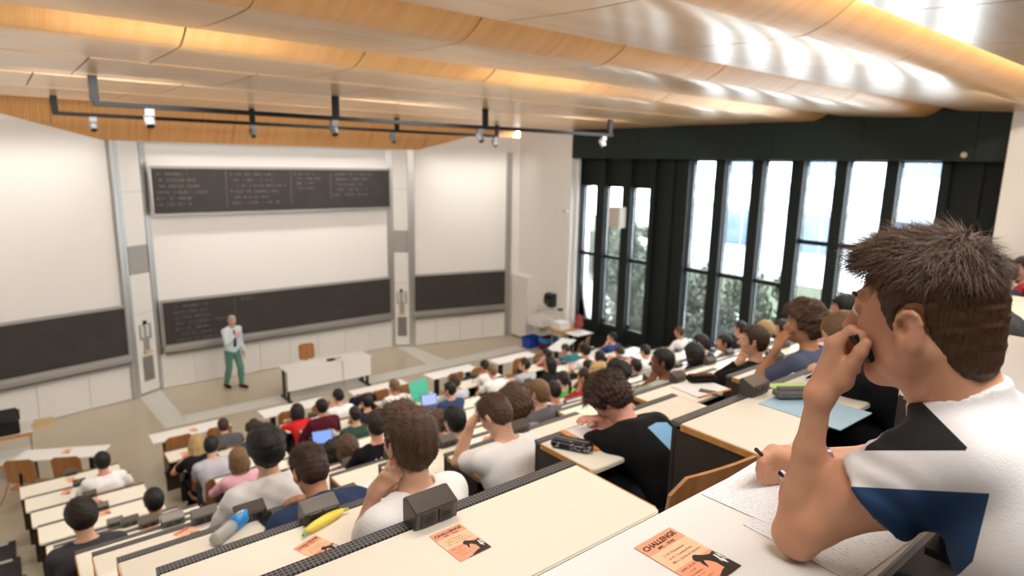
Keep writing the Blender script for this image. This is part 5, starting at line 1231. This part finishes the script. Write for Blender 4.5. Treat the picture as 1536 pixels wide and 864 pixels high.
# bench heater along the window sill
# ------------------------------------------------------------------ flyers
def text_polys(txt, size, bold=0.):
    cu = bpy.data.curves.new('t', 'FONT'); cu.body = txt; cu.size = size; cu.align_x = 'CENTER'; cu.resolution_u = 3; cu.offset = bold
    o = bpy.data.objects.new('t', cu); COL.objects.link(o); dg = bpy.context.evaluated_depsgraph_get(); me = bpy.data.meshes.new_from_object(o.evaluated_get(dg))
    v = [tuple(x.co) for x in me.vertices]; f = [tuple(p.vertices) for p in me.polygons]; bpy.data.objects.remove(o); bpy.data.curves.remove(cu); bpy.data.meshes.remove(me); return v, f
FW, FH = .105, .150
OR1, OR2 = mat('flyer salmon', 'f2a07c', .6, var=.02), mat('flyer pale orange', 'f8c49c', .6, var=.02); INK = mat('flyer ink', '2a2019', .6); INKR = mat('flyer dark red ink', '6b2f22', .6)
m = MB(); bands = [(.0, .42, 0), (.42, .55, 1), (.55, .76, 1), (.76, 1., 0)]
m.box(-FW/2, FW/2, -FH/2, FH/2, 0, .0006)
for a, b, k in bands: m.quad((-FW/2, -FH/2+a*FH, .0007), (FW/2, -FH/2+(a+.0)*FH, .0007), (FW/2, -FH/2+b*FH, .0007), (-FW/2, -FH/2+b*FH, .0007), k)
FLY = m.mesh('flyer', [OR1, OR2])
m = MB()
def addtext(txt, x, y, size, mi=0, rot=0., bold=0.):
    v, f = text_polys(txt, size, bold); R = Matrix.Rotation(rot, 3, 'Z'); m.add([R @ V((a, b, 0))+V((x, y, .0010)) for a, b, _ in v], f, mi)
addtext('CHALLENGE', 0, .053, .0165, 0, .03, .0006); addtext('EPFL  -  ETHZ', .002, .042, .008, 0, 0, .0003)
addtext('21.09. Présentation', -.004, .022, .0075, 1); addtext('26.09. Crousing Party', .0, .011, .0075, 1); addtext('08.11. Soirée de Sélection', .004, .0, .0075, 1)
addtext('APERO  BC410', -.024, -.022, .0062, 1); addtext('12 h 00', -.024, -.031, .0052, 1); addtext('Salle Polyvalente', -.024, -.039, .0048, 1); addtext('19 h - 23 h', -.024, -.047, .0048, 1); addtext('www. inscriptions', -.02, -.056, .0048, 1)
def poly(pts, mi): m.add([(x*FW-FW/2, y*FH-FH/2, .0011+.0002*mi) for x, y in pts], [tuple(range(len(pts)))], mi)
poly([(.28, .0), (1, .0), (1, .34), (.93, .26), (.86, .20), (.78, .11), (.66, .10), (.5, .06), (.36, .05)], 0)
poly([(.50, .41), (.55, .455), (.62, .47), (.66, .45), (.74, .40), (.86, .36), (.98, .38), (.98, .30), (.86, .24), (.80, .10), (.74, .08), (.75, .22), (.70, .29), (.63, .33), (.60, .30), (.56, .24), (.53, .22), (.53, .30), (.55, .34), (.50, .37)], 0)
poly([(.88, .33), (.92, .31), (.90, .24), (.94, .20), (.90, .12), (.86, .20)], 2); poly([(.95, .34), (.985, .30), (.97, .22), (.99, .16), (.95, .20), (.94, .27)], 2); poly([(.30, .02), (.42, .06), (.36, .025), (.5, .055), (.40, .015)], 2)
FLP = m.mesh('print', [INK, INKR, PAPER])
def flyer(px, py, z, label, rz=0.):
    p = onz(px, py, z) if px is not None else py; o = link('flyer', FLY, None, (p.x, p.y, z+.001), (0, 0, rz)); tag(o, label, 'flyer', 'orange flyers on the desks'); link('print', FLP, o); return o
zt = lambda k: ROW[k][1]
flyer(690, 813, zt('A'), 'orange flyer with black horse print on the cream desk behind the nearest socket box', .03)
flyer(1030, 836, zt('N'), 'orange flyer with black horse print on the white foreground desk', .02)
FLY_L = [(478, 823, 'B', 'orange flyer beside the banana', .35), (283, 801, 'D', 'orange flyer left of the plastic bottle', .4), (226, 792, 'F', 'orange flyer behind the left socket boxes', .3), (107, 720, 'M', 'topmost orange flyer on the leftmost desks', .2), (100, 738, 'K', 'orange flyer beside the left elbow of the lone white T-shirt', -.3), (143, 752, 'J', 'orange flyer two desks below the lone white T-shirt', .3), (157, 768, 'I', 'orange flyer right of the curly head at lower left', 0), (277, 681, 'M', 'orange flyer on the desk end left of the blonde head', .1), (500, 676, 'J', 'orange flyer near the open tablet', .2), (700, 700, 'C', 'orange flyer on the desk beside the propped elbow', .2)]
for px, py, k, lab, rz in FLY_L: flyer(px, py, zt(k), lab, rz)
flyer(290, 645, .73, 'orange flyer on the second white front table', .1); flyer(100, 677, .73, 'orange flyer on the leftmost white front table', -.4)
# ------------------------------------------------------------------ things on desks
def field_obj(name, parent, shapes, col, h=.008, noise=0., nf=30, cut=None, lo=(-.4, -.4, -.1), hi=(.4, .4, .5), mt=None):
    F = Field(lo, hi, h); shapes(F)
    if noise: F.noise(noise, nf, 4)
    if cut is not None: F.plane_cut((0, 0, cut), (0, 0, -1))
    v, f = F.surf(); return link(name, npmesh(name, v, f, mt or cloth(col)), parent)
p = onz(489, 789, zt('B')); t = empty('banana', (p.x, p.y, zt('B')), 'yellow banana with green tip on the cream desk by the navy hoodie', 'banana', rz=math.radians(18))
cur = [V((x, -.55*x*x+.012, .020+.0*x)) for x in np.linspace(-.095, .095, 9)]; rr5 = [.007, .015, .0185, .0195, .020, .0195, .018, .014, .008]
m = MB(); m.tube(cur, rr5, 7); m.build('fruit', mat('banana yellow', 'f2dc5c', .45, var=.08, scale=30), t, smooth=True)
m = MB(); m.tube([cur[0]+V((.004, -.001, 0)), cur[0]+V((-.018, -.012, 0))], [.008, .0055], 7); m.build('tip', mat('banana green', '6fae6a', .5), t); m = MB(); m.tube([cur[-1], cur[-1]+V((.018, -.012, 0))], [.008, .006], 7); m.build('stalk', mat('banana stalk', 'b9c060', .5), t)
p = onz(349, 798, zt('C')); t = empty('plastic_bottle', (p.x, p.y, zt('C')+.034), 'clear plastic bottle with bright blue sleeve lying on the cream desk', 'bottle', rz=math.radians(38))
R = Matrix.Rotation(PI/2, 3, 'Y'); m = MB(); m.lathe([(.005, -.13), (.028, -.128), (.033, -.11), (.031, -.07), (.033, -.03), (.033, .0)], (0, 0, 0), 20, R); m.build('body', mat('clear grey plastic', (.42, .42, .38), .15), t, smooth=True)
m = MB(); m.lathe([(.0345, .0), (.0345, .10), (.028, .125), (.02, .13)], (0, 0, 0), 20, R); m.build('sleeve', mat('bright blue plastic', '2f8fd8', .35), t, smooth=True)
m = MB(); c = [V((x, y*.9, .0352+.0)) for x, y in ((.03, -.012), (.05, -.02), (.075, -.012), (.09, .0), (.07, .014), (.045, .012))]; m.add([V((v.x, v.y, math.sqrt(max(0, .0352**2-v.y**2)))) for v in c], [tuple(range(6))]); m.build('emblem', PAPER, t)
def phone(px, py, k, label, w=.075, l=.15, rz=0., tilt=0.):
    p = onz(px, py, zt(k)); t = empty('smartphone', (p.x, p.y, zt(k)+.001), label, 'phone', 'phones on the desks', rz); t.rotation_euler[0] = tilt
    MB().box(-w/2, w/2, -l/2, l/2, 0, .008).build('case', BLACK, t, bevel=.003); MB().box(-w/2+.004, w/2-.004, -l/2+.006, l/2-.006, .0082, .0086).build('screen', LENS, t)
phone(403, 781, 'C', 'black phone on the cream desk between two socket boxes', .08, .15, .1); phone(798, 662, 'D', 'black phone in front of the head resting on a hand'); phone(1066, 590, 'B', 'dark phone near the notebook with orange spine', rz=.4); phone(717, 608, 'H', 'dark phone at the desk end below the blue backpack'); phone(944, 549, 'G', 'dark phone left of the sage shirt')
# pencil cases
def pcase(px, py, k, label, L, Wd, H, col, rz, zcol, mt=None):
    p = onz(px, py, zt(k)); t = empty('pencil_case', (p.x, p.y, zt(k)), label, 'pencil case', 'pencil cases on the desks', rz)
    MB().prism(rrect(-L/2, L/2, -Wd/2, Wd/2, min(Wd, L)*.25), .001, H).build('pouch', mt or cloth(col), t, bevel=H*.3, seg=3)
    m = MB(); m.tube([(-L*.42, 0, H+.001), (L*.42, 0, H+.001)], .003, 6); m.build('zip', mat('zip '+zcol, zcol, .4, .5), t); m = MB(); m.tube([(L*.42, 0, H), (L*.5, -.01, H*.6), (L*.53, -.015, .006)], .0025, 6); m.build('zip_tab', BLACK, t); return t
mm, nt, b = _nt('black pencil case with silver pattern'); tc = N(nt, 'ShaderNodeTexCoord'); nz = N(nt, 'ShaderNodeTexNoise', Scale=28., Detail=5., Distortion=1.5); nt.links.new(tc.outputs['Object'], nz.inputs['Vector']); rp = N(nt, 'ShaderNodeValToRGB'); rp.color_ramp.elements[0].position = .58; rp.color_ramp.elements[0].color = (.006, .006, .007, 1); rp.color_ramp.elements[1].position = .64; rp.color_ramp.elements[1].color = (.35, .35, .37, 1); nt.links.new(nz.outputs['Fac'], rp.inputs[0]); nt.links.new(rp.outputs[0], b.inputs['Base Color']); b.inputs['Roughness'].default_value = .45
pcase(858, 672, 'B', 'black pencil case with silver scribble pattern beside the slumped black T-shirt', .21, .095, .045, '0c0c0e', math.radians(-62), '999999', mm)
pcase(1200, 598, 'A', 'long grey pencil case lying on the blue folder', .25, .07, .055, '6b6a66', math.radians(-34), '777777')
pcase(1052, 573, 'B', 'open black pencil case with coloured pens, at the notebook with orange spine', .20, .10, .05, '1a1512', math.radians(-30), 'b05040')
p = onz(1168, 612, zt('A')); sheet(p.x+.12, p.y-.10, zt('A'), 'light blue folder under the grey pencil case', .30, .36, 0, mat('light blue folder', '9fc0d4', .5), name='folder', th=.004)['category'] = 'folder'
p = onz(1205, 575, zt('A')); sheet(p.x, p.y, zt('A'), 'white sheets behind the grey pencil case', .26, .2, .1, PAPER); p = onz(1175, 582, zt('A')); sheet(p.x+.05, p.y+.005, zt('A')+.002, 'lime green brochure behind the grey pencil case', .2, .06, -.5, mat('lime green card', 'b9e07c', .5), name='brochure')
p = onz(1045, 583, zt('B')); t = empty('notebook', (p.x+.02, p.y-.02, zt('B')), 'white notebook with orange spine edge on the cream desk', 'notebook', rz=-.12); MB().box(-.15, .15, -.105, .12, 0, .008).build('pages', PAPER, t); MB().box(-.15, .15, -.115, -.106, 0, .010).build('spine', mat('orange card', 'e0955a', .6), t)
p = onz(890, 655, zt('B')); t = empty('notebook', (p.x+.02, p.y, zt('B')), 'white notepad with orange strip under the slumped curly head', 'notebook', rz=-.05); MB().box(-.10, .12, -.14, .14, 0, .006).build('pages', PAPER, t); MB().box(-.135, -.101, -.14, .14, 0, .009).build('strip', mat('orange card', 'e0955a', .6), t)
# foreground notes
q = [onz(*c, zt('N')) for c in ((1097, 750), (1165, 700), (1252, 727), (1183, 777))]
c0 = onz(1215, 752, zt('N')); s = sheet(c0.x-.005, c0.y+.055, zt('N')+.001, 'sheet of handwritten notes under the writing hand of the foreground student', .21, .297, math.radians(-87), NOTES, name='notes')
c0 = onz(1330, 800, zt('N')); sheet(c0.x-.06, c0.y+.07, zt('N')+.0005, 'second sheet of notes half under the foreground arm', .21, .28, math.radians(-93), NOTES, name='notes')
p = onz(1262, 725, zt('N')); t = empty('phone_pouch', (p.x, p.y, zt('N')+.003), 'dark patterned pouch on the notes beside the bracelet', 'pouch', rz=-.1); MB().box(-.07, .07, -.035, .035, 0, .012).build('pouch', mm, t, bevel=.004); m = MB(); m.tube([(-.06, .03, .013), (.06, .03, .013)], .002, 6); m.build('zip', ALU, t)
# laptops
def laptop(px, py, k, label, rz, col, scr):
    p = onz(px, py, zt(k)); t = empty('laptop', (p.x, p.y, zt(k)), label, 'laptop', 'laptops on the desks', rz)
    MB().box(-.14, .14, -.1, .1, .001, .016).build('keyboard_base', mat('laptop '+col, col, .4), t, bevel=.003)
    M = Matrix.Translation((0, .1, .016)) @ Matrix.Rotation(math.radians(-18), 4, 'X'); m = MB(); m.box(-.14, .14, 0, .008, 0, .19, M); m.build('lid', mat('laptop '+col, col, .4), t); m = MB(); m.box(-.13, .13, -.002, -.0005, .01, .18, M); m.build('screen', mat('screen '+scr, scr, .3, emit=hexc(scr), es=.8), t)
laptop(648, 612, 'J', 'open laptop with pale blue screen left of the blue T-shirt', math.radians(-10), '3a3c48', '8f9fd8'); laptop(486, 672, 'I', 'open tablet laptop with blue screen beside the long dark hair', math.radians(-15), '2a2c34', '6f8fd0')
p = onz(632, 596, zt('K')); t = empty('folder', (p.x, p.y, zt('K')), 'turquoise folder standing open on the third row desk', 'folder', rz=.1); M = Matrix.Rotation(math.radians(-25), 4, 'X'); m = MB(); m.box(-.2, .2, 0, .006, 0, .32, M); m.build('cover', mat('turquoise card', '3fae8e', .5), t); MB().box(-.19, .19, -.22, 0, .0, .006).build('back_cover', mat('turquoise card', '3fae8e', .5), t)
p = onz(494, 655, zt('J')); t = empty('cap', (p.x+.02, p.y, zt('J')), 'pale beige cap lying on the desk behind the maroon hoodie', 'cap', rz=.4)
field_obj('crown', t, lambda F: F.ell((0, 0, .03), (.09, .11, .085), .01), 'b9b2a4', .008, cut=0); field_obj('brim', t, lambda F: F.ell((0, -.12, .008), (.075, .08, .008), .01), '26211e', .006, cut=0)
# jackets and bags
lx = LX('M', 2)+.87+.35
p = onz(562, 600, .9); t = empty('draped_jacket', (4.98, 10.55, .42), 'dark navy jacket hung over a chair in the second row', 'jacket')
field_obj('cloth_body', t, lambda F: (F.cone((-.2, 0, .42), (.2, 0, .42), .06, .06, .05), F.cone((-.16, -.06, .05), (.14, -.06, .05), .05, .06, .05), F.ell((0, -.05, .25), (.24, .06, .24), .05), F.chain([(-.22, 0, .4), (-.27, -.06, .1)], [.05, .045], .04), F.chain([(.22, 0, .4), (.28, -.05, .12)], [.05, .045], .04)), '161c2b', .01, .008, 25); field_obj('collar', t, lambda F: F.chain([(-.09, .02, .49), (0, -.03, .50), (.09, .02, .49)], [.025, .03, .025], .02), '161c2b', .01)
add_chair(1.58, 1.13, ROW['A'][1]-.75, 'plywood chair standing at the right end of the cream desk with the orange flyer', -.15)
add_chair(4.98, 10.68+.05, 0, 'plywood chair under the draped dark navy jacket')
t = empty('backpack', (7.62, 10.72, .47), 'dark blue backpack lying on a front row chair', 'backpack'); field_obj('bag_body', t, lambda F: (F.ell((0, 0, .1), (.24, .17, .13), .05), F.ell((.12, .03, .2), (.12, .1, .08), .05)), '1f3550', .012, .006, 30, cut=.0); field_obj('strap', t, lambda F: F.chain([(-.18, -.1, .12), (-.1, -.2, .1), (.08, -.18, .1)], [.018, .02, .018], .02), '141f30', .008)
p = onz(285, 752, .6); t = empty('shoulder_bag', (1.28, 7.55, ROW['H'][1]-.735), 'black bag with handle on the aisle floor left of the big white hoodie', 'bag'); field_obj('bag_body', t, lambda F: F.ell((0, 0, .12), (.2, .13, .14), .05), '121214', .012, .005, 25, cut=.0); field_obj('handle', t, lambda F: F.chain([(-.1, 0, .22), (-.08, 0, .34), (.06, 0, .34), (.1, 0, .22)], [.012]*4, .01), '121214', .007)
p = onz(245, 792, zt('E')+.05); t = empty('draped_jacket', (p.x, ROW['E'][0]-.66, zt('E')-.42), 'navy jacket over a chair behind the left socket boxes', 'jacket'); field_obj('cloth_body', t, lambda F: (F.cone((-.17, 0, .42), (.17, 0, .42), .06, .06, .05), F.ell((0, -.02, .22), (.2, .06, .24), .05), F.chain([(-.18, 0, .4), (-.24, .03, .15)], [.05, .045], .04)), '1d2942', .01, .008, 25); field_obj('collar', t, lambda F: F.chain([(-.09, .02, .49), (0, -.03, .50), (.09, .02, .49)], [.025, .03, .025], .02), '1d2942', .01)
add_chair(p.x, ROW['E'][0]-.58, zt('E')-.75, 'plywood chair under the navy jacket behind the left socket boxes')
# sheets of notes in front of those who write
ri_ = random.Random(3)
for (pid, px, py, row, hy, hp, la, ra, hair, hs, col, sl, opt, lab) in PEOPLE:
    if pid in (62, 36, 2, 17, 66): continue
    o, P, at_, s_ = PINFO[pid]; Yb, z = ROW[row]
    sheet(at_.x+ri_.uniform(-.05, .1), Yb-.215+ri_.uniform(-.02, .01), z+.0012, 'sheet of notes before the %s' % brief(lab, 11), .21, .28, ri_.uniform(-.3, .25), NOTES if row in 'ABCD' else PAPER, 'sheets of notes on the desks')
for i, (px, py, k, lab) in enumerate(((940, 532, 'I', 'wide white sheets on the empty desk below the first windows'), (1010, 552, 'G', 'white sheets on the desk right of the sage shirt'), (925, 572, 'F', 'white sheets between the blond curls and the sage shirt'), (640, 612, 'K', 'white sheets beside the open laptop'), (575, 735, 'C', 'white sheet before the elbow of the near white T-shirt'))):
    p = onz(px, py, zt(k)); sheet(p.x, p.y, zt(k)+.001, lab, .30, .26, .1, PAPER)
# prints on clothes
from mathutils.bvhtree import BVHTree
def decal(pid, polys, col, name, u0, v0, side=-1):
    """flat shapes (in metres, u to the right, v up) laid on the back of a shirt"""
    o, P, at_, s_ = PINFO[pid]; me = s_.data; bv = BVHTree.FromPolygons([v.co for v in me.vertices], [p.vertices for p in me.polygons]); m = MB()
    for vs, fs in polys:
        out = []
        for (u, v) in vs:
            z = .25+v0+v; src = P.tor(u0+u, side*.5, z); dst = P.tor(u0+u, 0, z); d = (dst-src).normalized(); h = bv.ray_cast(src, d); c = h[0] if h[0] is not None else dst; out.append(c-d*.003)
        m.add(out, fs)
    m.build(name, mat(name+col, col, .7), s_)
def gridpoly(pts, n=6):
    """triangle fan subdivided so that it follows the cloth"""
    c = V((sum(p[0] for p in pts)/len(pts), sum(p[1] for p in pts)/len(pts))); vs = []; fs = []; k = len(pts)
    ring = []
    for a, b in zip(pts, pts[1:]+pts[:1]):
        for q in range(4): ring.append(V(a).lerp(V(b), q/4))
    R = len(ring)
    for i in range(n+1): vs += [tuple(c.lerp(p, max(.001, i/n))) for p in ring]
    for i in range(n):
        for j in range(R): fs.append((i*R+j, i*R+(j+1) % R, (i+1)*R+(j+1) % R, (i+1)*R+j))
    return vs, fs
v, f = text_polys('LA N', .075, .004); decal(16, [([(a, b) for a, b, _ in v], f)], 'f0f0f0', 'lettering', -.01, .13)
decal(16, [gridpoly([(-.09, -.08), (.09, -.08), (.10, .06), (-.08, .07)])], 'e9e9ec', 'patch', .0, .02)
decal(36, [gridpoly([(-.02, -.10), (.06, -.10), (.10, .0), (.09, .06), (.03, .08), (-.05, .07)])], '7fb4dc', 'print', -.01, .09)
decal(12, [gridpoly([(-.03, -.1), (.02, -.1), (.03, .06), (-.02, .07)])], 'e86fb0', 'print', .0, .02)
# ------------------------------------------------------------------ outdoors
GRASS = mat('lawn', (.07, .085, .05), .9, var=.3, scale=4)
struct(MB().box(12.9, 60, -30, 50, -.35, -.30).build('ground_outside', GRASS))
struct(MB().box(15.5, 22, -30, 50, -.30, -.28).build('path_outside', mat('pale paving', (.42, .41, .39), .8)))
FAC = mat('white render', (.84, .86, .90), .8, var=.03); FACW = mat('facade glass', (.12, .18, .27), .1); FACT = mat('facade ledge', (.50, .55, .62), .8)
bl = empty('building', (30, 5, -.3), 'pale building across the yard seen through the windows', 'building')
def lb(m): m.v = [tuple(V(v)-V((30, 5, -.3))) for v in m.v]; return m
lb(MB().box(30, 36, -25, 26, -.3, 14)).build('wall', FAC, bl)
m = MB()
for z in (3.3, 4.3, 7.4, 10.6): m.box(29.75, 30, -25, 26, z, z+.18)
lb(m).build('ledges', FACT, bl)
for z in (1.3, 5.0, 8.2):
    for k in range(12):
        y = -24+4.1*k; fr = lb(MB().box(29.9, 30, y-.1, y+2.1, z-.1, z+1.9)).build('window', FACT, bl)
        lb(MB().box(29.88, 29.9, y, y+.97, z, z+1.8).box(29.88, 29.9, y+1.03, y+2, z, z+1.8)).build('pane', FACW, fr)
LEAF = [mat('leaf green', (.055, .075, .05), .6, var=.4, scale=3), mat('leaf pale green', (.10, .12, .085), .6, var=.3, scale=3), mat('leaf grey green', (.085, .105, .085), .6, var=.3, scale=3)]
def bush_mesh(seed, n=7000):
    r = np.random.RandomState(seed); m = MB(); cl = [(r.normal(0, .62, 3)*(1, 1, .75)+(0, 0, .7), r.uniform(.25, .5)) for _ in range(20)]
    for i in range(n):
        c, R = cl[r.randint(20)]; d = r.normal(size=3); d /= np.linalg.norm(d); p = V(c+d*R*r.uniform(.15, 1.2)); 
        if p.z < 0: p.z = -p.z
        a = V(r.normal(size=3)).normalized()*.085; b = V(r.normal(size=3)).normalized()*.04
        m.quad(p-a, p-b, p+a, p+b)
    return m
BUSH = [bush_mesh(s).mesh('foliage', LEAF[s % 3]) for s in range(3)]
STEM = MB().tube([(0, 0, 0), (.05, .02, .5), (.1, .1, 1.0)], [.04, .03, .015], 6).tube([(0, 0, .2), (-.2, .1, .9)], [.03, .012], 6).mesh('stem', mat('bark', (.08, .055, .035), .9))
rb = random.Random(5)
BLK8 = ['first', 'second', 'third', 'fourth', 'fifth', 'sixth', 'seventh', 'eighth']; W8 = ['dense dark', 'pale loose', 'grey-green leafy']
for i in range(15):
    win = i < 8
    y = 3.4+i*1.45+rb.uniform(-.1, .1) if win else 19.5+(i-8)*1.9; x = (14.9+.9*(i % 2)) if win else 25+rb.uniform(-1, 2)
    s = rb.uniform(.8, 1.1)*(1.0 if win else 1.5); k = rb.randrange(3)
    t = empty('shrub', (x, y, -.3), '%s shrub, %s from the right %s' % (W8[k], BLK8[i if win else i-8], 'outside the windows' if win else 'beyond the paved path in the yard'), 'shrub', 'shrubs outside the windows')
    t.scale = (s*.82, s*.82, s*(1.5 if win else .8)); t.rotation_euler[2] = rb.uniform(0, 6)
    link('foliage', BUSH[k], t); link('stem', STEM, t)
# ------------------------------------------------------------------ light
w = bpy.data.worlds.new('sky'); scene.world = w; w.use_nodes = True; nt = w.node_tree
sk = N(nt, 'ShaderNodeTexSky', sky_type='HOSEK_WILKIE'); sk.turbidity = 8; sk.ground_albedo = .4; sk.sun_direction = V((.3, -.5, .8)).normalized()
bgn = nt.nodes['Background']; mxs = N(nt, 'ShaderNodeMix', data_type='RGBA'); mxs.inputs[0].default_value = .75; mxs.inputs[7].default_value = (1.0, 1.02, 1.06, 1)
nt.links.new(sk.outputs[0], mxs.inputs[6]); nt.links.new(mxs.outputs[2], bgn.inputs['Color']); bgn.inputs['Strength'].default_value = 13.
# wall washers behind the soffit lip, unseen fill lights added under the ceiling
LW = area('wall_wash_centre', (5.45, 14.72, 6.08), 5.8, .25, 36, (math.radians(22), 0, 0), (1, .95, .88))
LW2 = area('wall_wash_left', (.2, 14.3, 6.05), 3.4, .35, 15, (math.radians(22), 0, math.radians(12)), (1, .95, .88))
LW3 = area('wall_wash_right', (10.4, 14.2, 6.05), 2.8, .35, 17, (math.radians(22), 0, math.radians(-13)), (1, .95, .88))
for l_ in (LW, LW2, LW3): l_.data.spread = math.radians(75)
for x in (1.2, 5.2, 9.4):
    for y, pw in ((.1, 37), (2.3, 40), (5.2, 66), (8.6, 66), (12.0, 24)):
        area('room_fill_light', (x, y, 6.06), 1.6, .5, pw, (math.radians(22 if y < 1 else 27), 0, 0), (1, .97, .93))
for y, pw in ((2.2, 28), (5.5, 32), (10.2, 28)):
    area('ceiling_fill_light', (5.4, y, 5.1 if y < 4 else 4.9), 10, .4, pw, (math.radians(180-32), 0, 0), (1, .94, .86))  # unseen floating lights, added to brighten the ceiling from below
for (y, z, h, wd, p) in ((11.3, 2.8, 3.6, 2.4, 110), (7.8, 3.2, 4.2, 2.5, 150), (5.1, 3.6, 3.4, 2.5, 150)):
    area('window_daylight', (12.95, y, z), h, wd, p, (0, math.radians(90), 0), (.90, .95, 1.))
scene.view_settings.view_transform = 'Standard'; scene.view_settings.look = 'None'; scene.view_settings.exposure = .0
scene.cycles.max_bounces = 8; scene.cycles.diffuse_bounces = 4; scene.cycles.glossy_bounces = 3; scene.cycles.transparent_max_bounces = 12; scene.cycles.sample_clamp_indirect = 6.
scene.cycles.use_denoising = True
